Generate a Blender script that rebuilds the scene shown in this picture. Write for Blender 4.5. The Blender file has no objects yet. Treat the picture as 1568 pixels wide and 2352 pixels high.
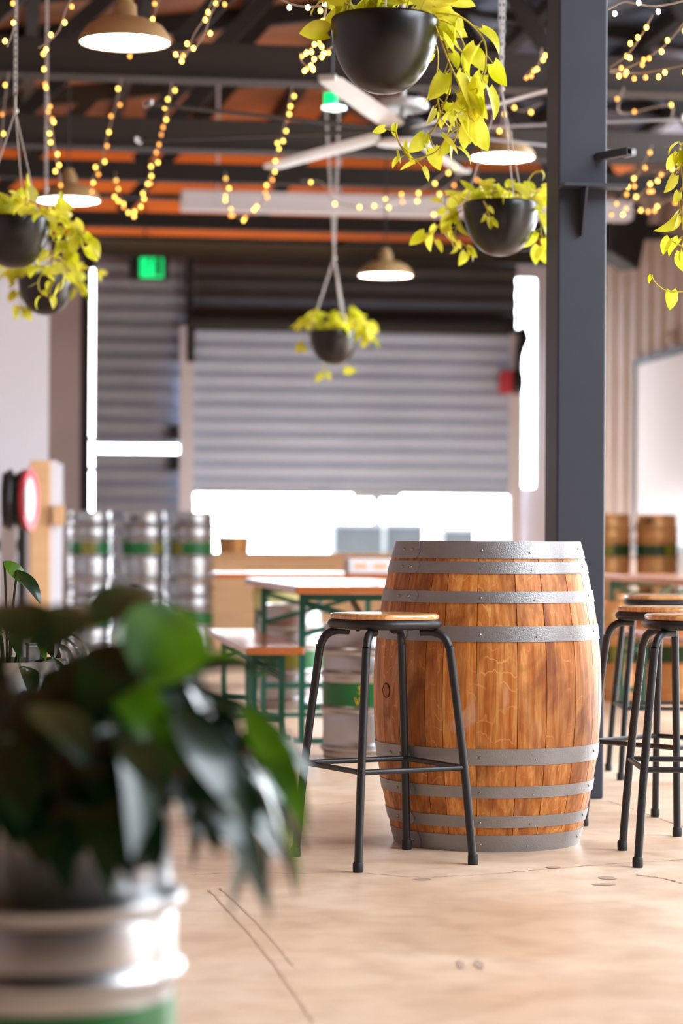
import bpy, math, random
from math import sin, cos, pi, radians, tan, sqrt, atan2
from mathutils import Vector, Matrix, noise

# ------------------------------------------------------------------ camera frame
F = 5553.0; HZ = 1238.0; CX = 784.0; CAMZ = 0.95
TH = radians(8.0); ROLL = radians(0.30)
FWD = Vector((sin(TH), cos(TH), 0)); RGT = Vector((cos(TH), -sin(TH), 0)); UP = Vector((0, 0, 1))
def cam(xc, d, z): return RGT*xc + FWD*d + UP*z
def at(px, py, d):
    dx, dy = px-CX, py-HZ
    x = dx*cos(ROLL)+dy*sin(ROLL); y = -dx*sin(ROLL)+dy*cos(ROLL)
    return cam(x/F*d, d, CAMZ-y/F*d)
def onY(px, py, Y):
    a, b = at(px, py, 1.0), at(px, py, 2.0)
    v = b-a; o = Vector((0, 0, CAMZ)); return o + v*(Y/v.y)
def onX(px, py, X):
    a, b = at(px, py, 1.0), at(px, py, 2.0)
    v = b-a; o = Vector((0, 0, CAMZ)); return o + v*(X/v.x)

COL = bpy.context.scene.collection
R = random.Random(7)

# ------------------------------------------------------------------ mesh helpers
class MB:
    def __init__(s): s.v = []; s.f = []; s.c = []; s.usec = False
    def box(s, a, b):
        x0, y0, z0 = a; x1, y1, z1 = b; n = len(s.v)
        s.v += [(x0,y0,z0),(x1,y0,z0),(x1,y1,z0),(x0,y1,z0),(x0,y0,z1),(x1,y0,z1),(x1,y1,z1),(x0,y1,z1)]
        s.f += [tuple(n+i for i in q) for q in ((0,3,2,1),(4,5,6,7),(0,1,5,4),(1,2,6,5),(2,3,7,6),(3,0,4,7))]
        return s
    def bar(s, p, q, w, h, up=Vector((0,0,1))):
        p, q = Vector(p), Vector(q); t = (q-p).normalized()
        sd = t.cross(up)
        if sd.length < 1e-4: sd = t.cross(Vector((0,1,0)))
        sd.normalize(); u = sd.cross(t).normalized(); n = len(s.v)
        for c in (p, q):
            for a, b in ((-1,-1),(1,-1),(1,1),(-1,1)): s.v.append(tuple(c+sd*(a*w/2)+u*(b*h/2)))
        s.f += [tuple(n+i for i in k) for k in ((0,1,2,3),(7,6,5,4),(0,4,5,1),(1,5,6,2),(2,6,7,3),(3,7,4,0))]
        return s
    def tube(s, pts, r, seg=10, cap=True, closed=False):
        pts = [Vector(p) for p in pts]; n0 = len(s.v); m = len(pts)
        rr = r if isinstance(r, (list, tuple)) else [r]*m
        prev = None
        for i, p in enumerate(pts):
            if closed: t = pts[(i+1) % m]-pts[i-1]
            else: t = pts[min(i+1, m-1)]-pts[max(i-1, 0)]
            t = t.normalized() if t.length > 1e-9 else Vector((0,0,1))
            if prev is None:
                a = Vector((0,0,1)) if abs(t.z) < .9 else Vector((1,0,0))
                n = t.cross(a).normalized()
            else:
                n = prev - t*prev.dot(t)
                n = n.normalized() if n.length > 1e-6 else t.orthogonal().normalized()
            prev = n; b = t.cross(n)
            for k in range(seg):
                a = 2*pi*k/seg; s.v.append(tuple(p+(n*cos(a)+b*sin(a))*rr[i]))
        L = m if closed else m-1
        for i in range(L):
            j = (i+1) % m
            for k in range(seg):
                k2 = (k+1) % seg
                s.f.append((n0+i*seg+k, n0+i*seg+k2, n0+j*seg+k2, n0+j*seg+k))
        if cap and not closed:
            s.f.append(tuple(n0+k for k in reversed(range(seg))))
            s.f.append(tuple(n0+(m-1)*seg+k for k in range(seg)))
        return s
    def lathe(s, prof, seg=48, o=(0,0,0), a0=0.0, a1=2*pi, close=False):
        n0 = len(s.v); full = abs(a1-a0-2*pi) < 1e-6; K = seg if full else seg+1
        for (r, z) in prof:
            for k in range(K):
                a = a0+(a1-a0)*k/seg; s.v.append((o[0]+r*cos(a), o[1]+r*sin(a), o[2]+z))
        P = len(prof)
        for i in range(P if close else P-1):
            j = (i+1) % P
            for k in range(seg):
                k2 = (k+1) % K
                s.f.append((n0+i*K+k, n0+i*K+k2, n0+j*K+k2, n0+j*K+k))
        return s
    def ball(s, c, r, seg=8, rings=5, sz=1.0):
        prof = [(max(r*sin(pi*i/rings), 1e-5), -r*sz*cos(pi*i/rings)) for i in range(rings+1)]
        return s.lathe(prof, seg, c)
    def build(s, name, mat, parent=None, smooth=35, loc=None, bevel=0, bseg=2):
        me = bpy.data.meshes.new(name); me.from_pydata(s.v, [], s.f); me.update()
        if s.c:
            at_ = me.attributes.new('tone', 'FLOAT', 'FACE')
            at_.data.foreach_set('value', s.c)
        o = bpy.data.objects.new(name, me); COL.objects.link(o)
        if mat: me.materials.append(mat)
        if smooth:
            me.polygons.foreach_set('use_smooth', [True]*len(me.polygons))
            me.set_sharp_from_angle(angle=radians(smooth))
        if parent: o.parent = parent
        if loc is not None: o.location = loc
        if bevel:
            m = o.modifiers.new('bevel', 'BEVEL'); m.width = bevel; m.segments = bseg; m.limit_method = 'ANGLE'
        return o

def tag(o, label=None, cat=None, group=None, kind=None):
    if label: o['label'] = label
    if cat: o['category'] = cat
    if group: o['group'] = group
    if kind: o['kind'] = kind
    return o
def empty(name, loc=(0,0,0), rz=0, label=None, cat=None, group=None):
    o = bpy.data.objects.new(name, None); COL.objects.link(o); o.location = loc; o.rotation_euler = (0,0,rz)
    o.empty_display_size = .1
    return tag(o, label, cat, group)
def kids(o): return [c for c in bpy.data.objects if c.parent == o]
def copy_tree(o, parent=None, **kw):
    c = o.copy(); COL.objects.link(c); c.parent = parent
    for ch in kids(o): copy_tree(ch, c)
    return c
def catmull(P, n=8):
    P = [Vector(p) for p in P]; out = []
    for i in range(len(P)-1):
        p0 = P[max(i-1,0)]; p1 = P[i]; p2 = P[i+1]; p3 = P[min(i+2,len(P)-1)]
        for k in range(n):
            t = k/n
            out.append(.5*((2*p1)+(p2-p0)*t+(2*p0-5*p1+4*p2-p3)*t*t+(3*p1-p0-3*p2+p3)*t**3))
    out.append(P[-1]); return out

# ------------------------------------------------------------------ materials
def S(*c): # sRGB 0-255 -> linear
    return tuple(((x/255)/12.92 if x/255 <= .04045 else (((x/255)+.055)/1.055)**2.4) for x in c)+(1,)
def newmat(name):
    m = bpy.data.materials.new(name); m.use_nodes = True
    return m, m.node_tree.nodes, m.node_tree.links, m.node_tree.nodes['Principled BSDF']
def mat(name, col, rough=.5, metal=0, vary=0, scale=8, bump=0, bscale=60, coat=0, stretch=(1,1,1), spec=None, col2=None):
    m, N, L, b = newmat(name)
    b.inputs['Base Color'].default_value = col; b.inputs['Roughness'].default_value = rough
    b.inputs['Metallic'].default_value = metal; b.inputs['Coat Weight'].default_value = coat
    b.inputs['Coat Roughness'].default_value = .15
    if spec is not None: b.inputs['Specular IOR Level'].default_value = spec
    tc = N.new('ShaderNodeTexCoord'); mp = N.new('ShaderNodeMapping'); mp.inputs['Scale'].default_value = stretch
    L.new(tc.outputs['Object'], mp.inputs['Vector'])
    nz = N.new('ShaderNodeTexNoise'); nz.inputs['Scale'].default_value = scale; nz.inputs['Detail'].default_value = 6
    L.new(mp.outputs[0], nz.inputs['Vector'])
    cr = N.new('ShaderNodeValToRGB')
    c2 = col2 or tuple(min(1, c*(1-vary)) for c in col[:3])+(1,)
    cr.color_ramp.elements[0].position = .35; cr.color_ramp.elements[1].position = .65
    cr.color_ramp.elements[0].color = c2; cr.color_ramp.elements[1].color = col
    L.new(nz.outputs[0], cr.inputs[0]); L.new(cr.outputs[0], b.inputs['Base Color'])
    if bump:
        n2 = N.new('ShaderNodeTexNoise'); n2.inputs['Scale'].default_value = bscale; n2.inputs['Detail'].default_value = 3
        L.new(mp.outputs[0], n2.inputs['Vector'])
        bp = N.new('ShaderNodeBump'); bp.inputs['Strength'].default_value = bump; bp.inputs['Distance'].default_value = .004
        L.new(n2.outputs[0], bp.inputs['Height']); L.new(bp.outputs[0], b.inputs['Normal'])
    return m
def emit(name, col, st):
    m, N, L, b = newmat(name)
    b.inputs['Base Color'].default_value = col
    b.inputs['Emission Color'].default_value = col; b.inputs['Emission Strength'].default_value = st
    return m

M = {}
M['black'] = mat('black_steel', S(24,24,28), .42, 0, .2, 30, .12, 400)
M['column'] = mat('column_paint', S(47,52,66), .5, 0, .15, 5, .08, 60)
M['bowl'] = mat('pot_black', S(16,15,15), .3, 0, .2, 6)
M['cord'] = mat('cord_white', S(200,195,190), .6, 0, .1, 80)
M['chain'] = mat('chain_plastic', S(225,228,232), .25, 0, .05, 30)
M['soil'] = mat('soil', S(45,30,20), .95, 0, .6, 60, .8, 80)
M['keg'] = mat('keg_steel', (.47,.465,.47,1), .36, 1, .08, 4)
M['band'] = mat('band_green', S(16,104,44), .4, 0, .15, 6)
M['bandwarmlit'] = mat('band_green_warm_lit', S(30,62,22), .4, 0, .15, 6)  # same green band, with the olive cast of warm light painted in
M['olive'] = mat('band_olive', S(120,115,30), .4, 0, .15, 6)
M['yellow'] = mat('lettering_yellow', S(235,190,40), .4, 0, .05, 6)
M['dark'] = mat('dark_rubber', S(20,18,18), .6, 0, .2, 10)
M['hoop'] = mat('hoop_steel', S(150,148,148), .4, .5, .15, 12, .35, 260)
M['rivet'] = mat('rivet_steel', S(170,168,160), .35, .9, .2, 60)
M['tablewood'] = mat('varnished_table', S(196,112,58), .22, 0, .22, 14, 0, 60, .4, (12,1,12))
M['green'] = mat('green_steel', S(8,92,74), .4, 0, .15, 10)
M['white'] = mat('white_paint', S(222,222,230), .6, 0, .05, 2)
M['fan'] = mat('fan_metal', S(205,207,210), .35, .3, .08, 6)
M['beam'] = mat('beam_paint', S(42,32,27), .7, 0, .3, 5, .2, 40, 0, (.4,4,4))
M['beamdark'] = mat('beam_dark', S(24,17,14), .75, 0, .35, 6, .2, 40)
M['ply'] = mat('roof_plywood', S(176,112,72), .7, 0, .3, 1.3, 0, 60, 0, (1,1,1), None, S(130,84,62))
M['gable'] = mat('gable_orange_wood', S(206,112,44), .6, 0, .3, 1.5, 0, 60, 0, (.5,1,6))
M['foil'] = mat('silver_foil', S(120,135,160), .38, .6, .55, 3, .9, 7)
M['shade'] = mat('lamp_shade', S(172,140,96), .45, 0, .1, 10)
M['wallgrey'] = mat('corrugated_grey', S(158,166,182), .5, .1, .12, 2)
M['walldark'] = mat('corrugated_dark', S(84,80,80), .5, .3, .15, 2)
M['door'] = mat('roller_silver', S(200,219,248), .45, .1, .1, 1.5, 0, 60, 0, (.6,1,2))
M['cream'] = mat('wall_cream', S(196,170,152), .6, 0, .12, 2)
M['pink'] = mat('wall_pinkish', S(172,152,148), .7, 0, .1, 2)
M['lav'] = mat('wall_white', S(232,232,242), .7, 0, .04, 1)
M['board'] = mat('whiteboard', S(236,222,216), .4, 0, .03, 1)
M['frame'] = mat('frame_grey', S(82,86,96), .5, 0, .1, 8)
M['tan'] = mat('tan_plywood', S(232,186,138), .6, 0, .12, 3, 0, 60, 0, (1,1,6))
M['red'] = mat('reel_red', S(205,50,70), .4, 0, .1, 6)
M['hose'] = mat('hose_black', S(28,26,26), .4, 0, .3, 20)
M['brownkeg'] = mat('keg_bronze', S(214,160,104), .4, .6, .15, 5)
M['cloth'] = mat('pale_green_cloth', S(214,214,150), .8, 0, .15, 12, .3, 30)
M['outground'] = mat('outdoor_concrete', S(215,210,205), .8, 0, .1, 3)
M['greybox'] = mat('grey_crate', S(36,42,44), .6, 0, .3, 4)
M['crack'] = mat('crack_dark', S(112,78,58), .9, 0, .3, 30)
M['streak'] = mat('streak_tan', S(206,172,144), .5, 0, .1, 30)
M['stain'] = mat('stain_grey', S(180,150,130), .8, 0, .25, 30)
M['wire'] = mat('wire_clear', S(150,135,125), .5, 0, .1, 60)
M['bulb'] = emit('fairy_bulb', (1.0,.60,.10,1), 4.5)
M['bulbw'] = emit('fairy_bulb_pale', (1.0,.85,.45,1), 3)
M['bulbo'] = emit('fairy_bulb_amber', (1.0,.36,.06,1), 2.4)
M['lamp'] = emit('lamp_light', (1.0,.96,.84,1), 9)
M['exit'] = emit('exit_green', (0.0,.62,.16,1), 1.1)
M['exitw'] = emit('exit_light', (.75,1,.9,1), 2)

# concrete floor
def floor_mat():
    m, N, L, b = newmat('concrete_floor')
    tc = N.new('ShaderNodeTexCoord')
    def nz(sc, det, st=(1,1,1), dist=0):
        mp = N.new('ShaderNodeMapping'); mp.inputs['Scale'].default_value = st
        L.new(tc.outputs['Object'], mp.inputs[0])
        n = N.new('ShaderNodeTexNoise'); n.inputs['Scale'].default_value = sc; n.inputs['Detail'].default_value = det
        n.inputs['Distortion'].default_value = dist
        L.new(mp.outputs[0], n.inputs['Vector']); return n
    n1 = nz(1.3, 6, (1,1,1), .6); n2 = nz(9, 8, (1,1,1), .4); n3 = nz(60, 4)
    cr = N.new('ShaderNodeValToRGB'); e = cr.color_ramp.elements
    e[0].position = .3; e[0].color = S(214,180,148); e[1].position = .72; e[1].color = S(238,216,192)
    k = e.new(.5); k.color = S(229,198,168)
    L.new(n1.outputs[0], cr.inputs[0])
    cr2 = N.new('ShaderNodeValToRGB'); e = cr2.color_ramp.elements
    e[0].position = .28; e[0].color = (.74,.68,.64,1); e[1].position = .6; e[1].color = (1,1,1,1)
    L.new(n2.outputs[0], cr2.inputs[0])
    mx = N.new('ShaderNodeMix'); mx.data_type = 'RGBA'; mx.blend_type = 'MULTIPLY'; mx.inputs[0].default_value = .7
    L.new(cr.outputs[0], mx.inputs[6]); L.new(cr2.outputs[0], mx.inputs[7]); L.new(mx.outputs[2], b.inputs['Base Color'])
    mr = N.new('ShaderNodeMapRange'); mr.inputs[3].default_value = .22; mr.inputs[4].default_value = .5
    L.new(n1.outputs[0], mr.inputs[0]); L.new(mr.outputs[0], b.inputs['Roughness'])
    bp = N.new('ShaderNodeBump'); bp.inputs['Strength'].default_value = .12; bp.inputs['Distance'].default_value = .003
    L.new(n3.outputs[0], bp.inputs['Height']); L.new(bp.outputs[0], b.inputs['Normal'])
    return m
M['floor'] = floor_mat()

def wood_barrel():
    m, N, L, b = newmat('barrel_oak')
    tc = N.new('ShaderNodeTexCoord'); at_ = N.new('ShaderNodeAttribute'); at_.attribute_name = 'tone'
    cb = N.new('ShaderNodeCombineXYZ'); L.new(at_.outputs['Fac'], cb.inputs[2]); 
    ml = N.new('ShaderNodeVectorMath'); ml.operation = 'MULTIPLY_ADD'
    ml.inputs[1].default_value = (1,1,1); L.new(tc.outputs['Object'], ml.inputs[0])
    sc = N.new('ShaderNodeVectorMath'); sc.operation = 'SCALE'; sc.inputs['Scale'].default_value = 9
    L.new(cb.outputs[0], sc.inputs[0]); L.new(sc.outputs[0], ml.inputs[2])
    def nz(s, det, st, dist=0):
        mp = N.new('ShaderNodeMapping'); mp.inputs['Scale'].default_value = st; L.new(ml.outputs[0], mp.inputs[0])
        n = N.new('ShaderNodeTexNoise'); n.inputs['Scale'].default_value = s; n.inputs['Detail'].default_value = det
        n.inputs['Distortion'].default_value = dist; L.new(mp.outputs[0], n.inputs['Vector']); return n
    g1 = nz(14, 8, (5,5,.35), .4); g2 = nz(5, 5, (1.5,1.5,.8), 1.2); g3 = nz(70, 3, (4,4,.12)); sc_ = nz(3.2, 6, (2.2,2.2,.55), 2.0)
    cr = N.new('ShaderNodeValToRGB'); e = cr.color_ramp.elements
    e[0].position = .3; e[0].color = S(186,106,40); e[1].position = .72; e[1].color = S(236,176,104)
    k = e.new(.5); k.color = S(212,140,70)
    L.new(g1.outputs[0], cr.inputs[0])
    def mix(a, bb, t, fac=None, fo=None):
        x = N.new('ShaderNodeMix'); x.data_type = 'RGBA'; x.blend_type = t
        if fo is not None: L.new(fo, x.inputs[0])
        else: x.inputs[0].default_value = fac
        L.new(a, x.inputs[6])
        if isinstance(bb, tuple): x.inputs[7].default_value = bb
        else: L.new(bb, x.inputs[7])
        return x.outputs[2]
    # per-stave tone
    tr = N.new('ShaderNodeValToRGB'); e = tr.color_ramp.elements
    e[0].color = (.62,.50,.42,1); e[1].color = (1.1,1.06,1.0,1); L.new(at_.outputs['Fac'], tr.inputs[0])
    c = mix(cr.outputs[0], tr.outputs[0], 'MULTIPLY', .85)
    # dark weathering
    dr = N.new('ShaderNodeValToRGB'); e = dr.color_ramp.elements
    e[0].position = .34; e[0].color = (.36,.25,.18,1); e[1].position = .53; e[1].color = (1,1,1,1); L.new(g2.outputs[0], dr.inputs[0])
    c = mix(c, dr.outputs[0], 'MULTIPLY', .75)
    fr = N.new('ShaderNodeValToRGB'); e = fr.color_ramp.elements
    e[0].position = .4; e[0].color = (.8,.75,.7,1); e[1].position = .6; e[1].color = (1,1,1,1); L.new(g3.outputs[0], fr.inputs[0])
    c = mix(c, fr.outputs[0], 'MULTIPLY', .7)
    # swirling medullary figure: thin light rings
    wv = N.new('ShaderNodeTexWave'); wv.wave_type = 'RINGS'; wv.rings_direction = 'SPHERICAL'
    wv.inputs['Scale'].default_value = 7; wv.inputs['Distortion'].default_value = 14; wv.inputs['Detail'].default_value = 3; wv.inputs['Detail Scale'].default_value = 1.2
    mp = N.new('ShaderNodeMapping'); mp.inputs['Scale'].default_value = (1.6,1.6,.8); L.new(ml.outputs[0], mp.inputs[0]); L.new(mp.outputs[0], wv.inputs['Vector'])
    wr = N.new('ShaderNodeValToRGB'); e = wr.color_ramp.elements
    e[0].position = .93; e[0].color = (0,0,0,1); e[1].position = .995; e[1].color = (.55,.55,.55,1); L.new(wv.outputs[0], wr.inputs[0])
    mk = N.new('ShaderNodeValToRGB'); mk.color_ramp.elements[0].position = .5; mk.color_ramp.elements[1].position = .66; L.new(g2.outputs[0], mk.inputs[0])
    wm = N.new('ShaderNodeMath'); wm.operation = 'MULTIPLY'; L.new(wr.outputs[0], wm.inputs[0]); L.new(mk.outputs[0], wm.inputs[1])
    c = mix(c, S(238,176,112), 'MIX', fo=wm.outputs[0])
    # pale scuffs
    sr = N.new('ShaderNodeValToRGB'); e = sr.color_ramp.elements
    e[0].position = .64; e[0].color = (0,0,0,1); e[1].position = .72; e[1].color = (.5,.5,.5,1); L.new(sc_.outputs[0], sr.inputs[0])
    c = mix(c, S(216,176,150), 'MIX', fo=sr.outputs[0])
    L.new(c, b.inputs['Base Color'])
    b.inputs['Roughness'].default_value = .5; b.inputs['Coat Weight'].default_value = .12; b.inputs['Coat Roughness'].default_value = .4; b.inputs['Specular IOR Level'].default_value = .3
    bp = N.new('ShaderNodeBump'); bp.inputs['Strength'].default_value = .2; bp.inputs['Distance'].default_value = .002
    L.new(g1.outputs[0], bp.inputs['Height']); L.new(bp.outputs[0], b.inputs['Normal'])
    return m
M['oak'] = wood_barrel()
M['seatwood'] = mat('seat_wood', S(228,172,112), .25, 0, .3, 9, .1, 60, .6, (1.5,14,1), None, S(188,122,66))

def leafmat(name, c1, c2, rough, trans, coat=0):
    m, N, L, b = newmat(name); b.inputs['Specular IOR Level'].default_value = .28
    tc = N.new('ShaderNodeTexCoord'); nz = N.new('ShaderNodeTexNoise'); nz.inputs['Scale'].default_value = 11
    L.new(tc.outputs['Object'], nz.inputs['Vector'])
    cr = N.new('ShaderNodeValToRGB'); e = cr.color_ramp.elements
    e[0].position = .35; e[0].color = c1; e[1].position = .65; e[1].color = c2
    L.new(nz.outputs[0], cr.inputs[0]); L.new(cr.outputs[0], b.inputs['Base Color'])
    b.inputs['Roughness'].default_value = rough; b.inputs['Coat Weight'].default_value = coat
    tr = N.new('ShaderNodeBsdfTranslucent'); L.new(cr.outputs[0], tr.inputs[0])
    mx = N.new('ShaderNodeMixShader'); mx.inputs[0].default_value = trans
    out = N['Material Output']; L.new(b.outputs[0], mx.inputs[1]); L.new(tr.outputs[0], mx.inputs[2]); L.new(mx.outputs[0], out.inputs[0])
    return m
M['pothos'] = leafmat('pothos_leaf', S(200,204,26), S(250,244,96), .35, .58)
M['vine'] = mat('vine_stem', S(210,190,70), .5, 0, .2, 20)
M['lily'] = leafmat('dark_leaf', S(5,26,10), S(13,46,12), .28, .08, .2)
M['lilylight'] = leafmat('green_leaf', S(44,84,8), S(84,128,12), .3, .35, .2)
M['stem'] = mat('leaf_stem', S(50,70,20), .5, 0, .2, 20)

# ================================================================== SETTING
YB = 23.5; XR = 5.78; XL = -3.6; YF = -5.0
def st(o): o['kind'] = 'structure'; return o
fl = MB(); fl.box((XL-.3,-6,-.2),(11,YB+.05,0)); st(fl.build('floor', M['floor'], smooth=0))
g = MB(); g.box((-40,YB+.05,-.25),(50,70,-.03)); g.box((11,-30,-.25),(50,YB+.05,-.03)); g.box((-40,-40,-.25),(50,-6,-.03)); g.box((-40,-6,-.25),(XL-.3,YB+.05,-.03))
st(g.build('ground', M['outground'], smooth=0))

def corr_h(mb, x0, x1, z0, z1, y, amp, pitch, th=.02, lam=10):   # horizontal ribs, facing -Y
    n = max(4, int((z1-z0)/pitch*lam)); n0 = len(mb.v)
    for i in range(n+1):
        z = z0+(z1-z0)*i/n; d = amp*(.5+.5*sin(2*pi*z/pitch))
        mb.v += [(x0,y-d,z),(x1,y-d,z)]
    for i in range(n): a = n0+2*i; mb.f.append((a,a+1,a+3,a+2))
    m0 = len(mb.v); mb.v += [(x0,y+th,z0),(x1,y+th,z0),(x1,y+th,z1),(x0,y+th,z1)]
    mb.f.append((m0+3,m0+2,m0+1,m0)); a = n0+2*n
    mb.f += [(n0,m0,m0+1,n0+1),(a,a+1,m0+2,m0+3)]
    mb.f.append(tuple([m0,m0+3]+[n0+2*i for i in range(n,-1,-1)])); mb.f.append(tuple([m0+2,m0+1]+[n0+2*i+1 for i in range(n+1)]))
def zB(px, py, Y=YB): return onY(px, py, Y).z
def xB(px, py=1000, Y=YB): return onY(px, py, Y).x
xd0, xd1 = xB(440), xB(1160)                 # roller door
xs0, xs1 = xB(195), xB(215)                  # bright slot
zt = zB(800, 600); zdt = zB(800, 758)
zg0, zg1 = zB(300, 1041), zB(300, 1021)      # horizontal gap
zg2 = zB(205, 1078); zbotslot = zB(205,1190)
w = MB()
corr_h(w, xs1, xd0+.03, zg1, zt, YB, .035, .155)
corr_h(w, xs1, xd0+.03, 0, zg0, YB, .035, .155)
st(w.build('wall_back', M['wallgrey'], smooth=60))
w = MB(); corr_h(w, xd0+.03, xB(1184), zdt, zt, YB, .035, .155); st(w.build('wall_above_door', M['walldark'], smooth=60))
w = MB(); w.box((xs0-3.2,YB-.02,0),(xs0,YB+.03,zt)); w.box((xs0,YB-.02,zB(205,1012)-.0),(xs1,YB+.02,zB(205,1012)+.035)); w.box((xs0,YB-.02,zg2-.02),(xs1,YB+.02,zg2+.02)); w.box((xs0,YB-.02,0),(xs1,YB+.03,zbotslot)); w.box((xs0,YB-.02,zB(205,618)),(xs1,YB+.02,zt))
st(w.build('wall_back_left', M['beamdark'], smooth=0))
xr0, xr1 = xB(1187), xB(1228)
w = MB(); w.box((xB(1184),YB-.03,0),(xr1,YB+.02,zB(1200,1120))); w.box((xr1,YB-.03,0),(XR,YB+.02,zt)); w.box((xB(1184),YB-.03,zB(1200,640)),(xr1,YB+.02,zt))
st(w.build('wall_back_right', M['lav'], smooth=0))
w = MB(); w.box((xr0,YB-.01,zB(1200,1120)),(xr1,YB,zB(1200,640)))
gm, N_, L_, b_ = newmat('clear_sheet'); b_.inputs['Base Color'].default_value = (.95,.98,1,1); b_.inputs['Transmission Weight'].default_value = 1; b_.inputs['Roughness'].default_value = .35; b_.inputs['IOR'].default_value = 1.1
st(w.build('window_1', gm, smooth=0))
# gable above the wall
w = MB(); w.box((XL,YB,zt),(11,YB+.05,5.6)); st(w.build('wall_gable', M['gable'], smooth=0))
w = MB(); w.box((XL-.2,YF-.2,0),(10,YF,5.3)); w.box((4.6,YF-.2,3.9),(10,YF,5.3)); st(w.build('wall_rear', M['beamdark'], smooth=0))
w = MB(); w.box((10,YF,0),(10.2,3.0,4.3)); w.box((10,4.6,0),(10.2,11.2,4.3)); st(w.build('wall_light_block', M['cream'], smooth=0))  # unseen wall; the longer piece is added to hold side light off the barrel
# left walls
w = MB(); w.box((XL-.2,YF,0),(XL,YB,4.6)); st(w.build('wall_left', M['pink'], smooth=0))
YW = 18.6; xw = onY(112, 900, YW).x
w = MB(); w.box((XL,YW,0),(xw,YW+.12,3.2)); st(w.build('wall_partition', M['lav'], smooth=0))
YP = 21.6; xp = onY(184, 900, YP).x
w = MB(); w.box((xw-.8,YP,0),(xp,YP+.1,3.45)); st(w.build('wall_side', M['pink'], smooth=0))
w = MB(); w.box((xp,YP,0),(xp+.09,YP+.12,3.5)); st(w.build('trim_1', M['beamdark'], smooth=0))
# right wall with vertical ribs
w = MB(); n0 = 0; Y0 = 16.5
prof = []
y = Y0
while y < YB:
    for dy, d in ((0,0),(.05,.03),(.13,.03),(.18,0),(.42,0)): prof.append((y+dy, d))
    y += .42
for (yy, d) in prof: w.v += [(XR-d,yy,0),(XR-d,yy,4.4)]
for i in range(len(prof)-1): w.f.append((2*i,2*i+1,2*i+3,2*i+2))
w.box((XR+.001,Y0,0),(XR+.1,YB,4.4)); st(w.build('wall_right', M['cream'], smooth=0))
# roof
RX, RZ = 3.3, 5.15; EZ = 4.3
def roofz(x): return EZ+(RZ-EZ)*(x-XL)/(RX-XL) if x < RX else RZ-(RZ-EZ)*(x-RX)/(10-RX)*1.0
w = MB(); n = 0

w.v += [(XL,YF,EZ),(RX,YF,RZ),(RX,YB,RZ),(XL,YB,EZ),(XL,YF,EZ+.05),(RX,YF,RZ+.05),(RX,YB,RZ+.05),(XL,YB,EZ+.05)]
w.f += [(0,1,2,3),(7,6,5,4),(0,4,5,1),(2,6,7,3),(3,7,4,0)]
st(w.build('ceiling', M['ply'], smooth=0))
# foil-lined right slope with sagging
w = MB(); NX, NY = 44, 80; YS = 9.2
for i in range(NX+1):
    for j in range(NY+1):
        x = RX+(10-RX)*i/NX; yy = YS+(YB-YS)*j/NY
        sg = .11*abs(sin(pi*i/NX*9))*1.0 + .05*noise.noise(Vector((x*2,yy*1.3,0)))
        w.v.append((x,yy,roofz(x)-sg))
for i in range(NX):
    for j in range(NY):
        if RX+(10-RX)*i/NX > 5.2 and 10.2 < YS+(YB-YS)*j/NY < 17.5: continue  # unseen roof opening, added to let more light onto the back
        a = i*(NY+1)+j; w.f.append((a,a+NY+1,a+NY+2,a+1))

st(w.build('ceiling_foil', M['foil'], smooth=80))

w = MB()
for (xa,xb,ya,yb) in ((RX,4.6,0.4,9.2),(RX,10,YF,0.4),(4.6,10,6.4,9.2),(8.6,10,.4,6.4)):
    n_ = len(w.v)
    for dz in (0,.05): w.v += [(xa,ya,roofz(xa)+dz),(xb,ya,roofz(xb)+dz),(xb,yb,roofz(xb)+dz),(xa,yb,roofz(xa)+dz)]
    w.f += [tuple(n_+i for i in q) for q in ((0,1,2,3),(7,6,5,4),(0,4,5,1),(1,5,6,2),(2,6,7,3),(3,7,4,0))]
st(w.build('ceiling_front', M['foil'], smooth=0))
# beams across the hall
def beam(name, pyb, d, h, mt, zb=None, th=.12, x0=XL, x1=10, label=None):
    p = at(784, pyb, d); z = p.z if zb is None else zb
    return p.y, z
beams = []
for (pyb, d, h, mt) in ((192,14.1,.2,'beam'),(352,16.9,.2,'beam'),(428,18.4,.14,'beamdark'),(534,21.0,.13,'beamdark'),(600,23.1,.16,'beamdark')):
    p = at(784, pyb, d); b = MB(); b.box((XL,p.y-.06,p.z),(9.8,p.y+.06,p.z+h))
    if mt == 'beam':
        b.box((XL,p.y-.11,p.z-.015),(9.8,p.y+.11,p.z))
    o = b.build('roof_beam', M[mt], smooth=0, bevel=.004); beams.append((p.y,p.z,h))
    o['kind'] = 'structure'
# truss webs and rafters
for (yy, z, h) in beams[:4]:
    b = MB()
    for x in (-2.6,-1.4,-.2,1.0,2.2):
        b.bar((x,yy,z+h),(x+.95,yy,roofz(x+.95)-.12),.07,.11)
    for x in (4.2,5.6,7.0):
        b.bar((x,yy,z+h),(x-.8,yy,roofz(x-.8)-.12),.07,.11)
    b.bar((XL,yy,EZ-.08),(RX,yy,RZ-.08),.09,.14); b.bar((RX,yy,RZ-.08),(10,yy,EZ-.08),.09,.14)
    o = b.build('roof_truss', M['beamdark'], smooth=0); o['kind'] = 'structure'
b = MB()
for x in (-3.0,-2.2,-1.4,-.6,.2,1.0,1.8,2.6): b.box((x-.045,YF,roofz(x)-.16),(x+.045,YB,roofz(x)-.02))
for x in (4.0,4.9,5.8,6.7,7.6,8.5): b.box((x-.045,YS,roofz(x)-.2),(x+.045,YB,roofz(x)-.1))
o = b.build('roof_purlins', M['beamdark'], smooth=0); o['kind'] = 'structure'
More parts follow.
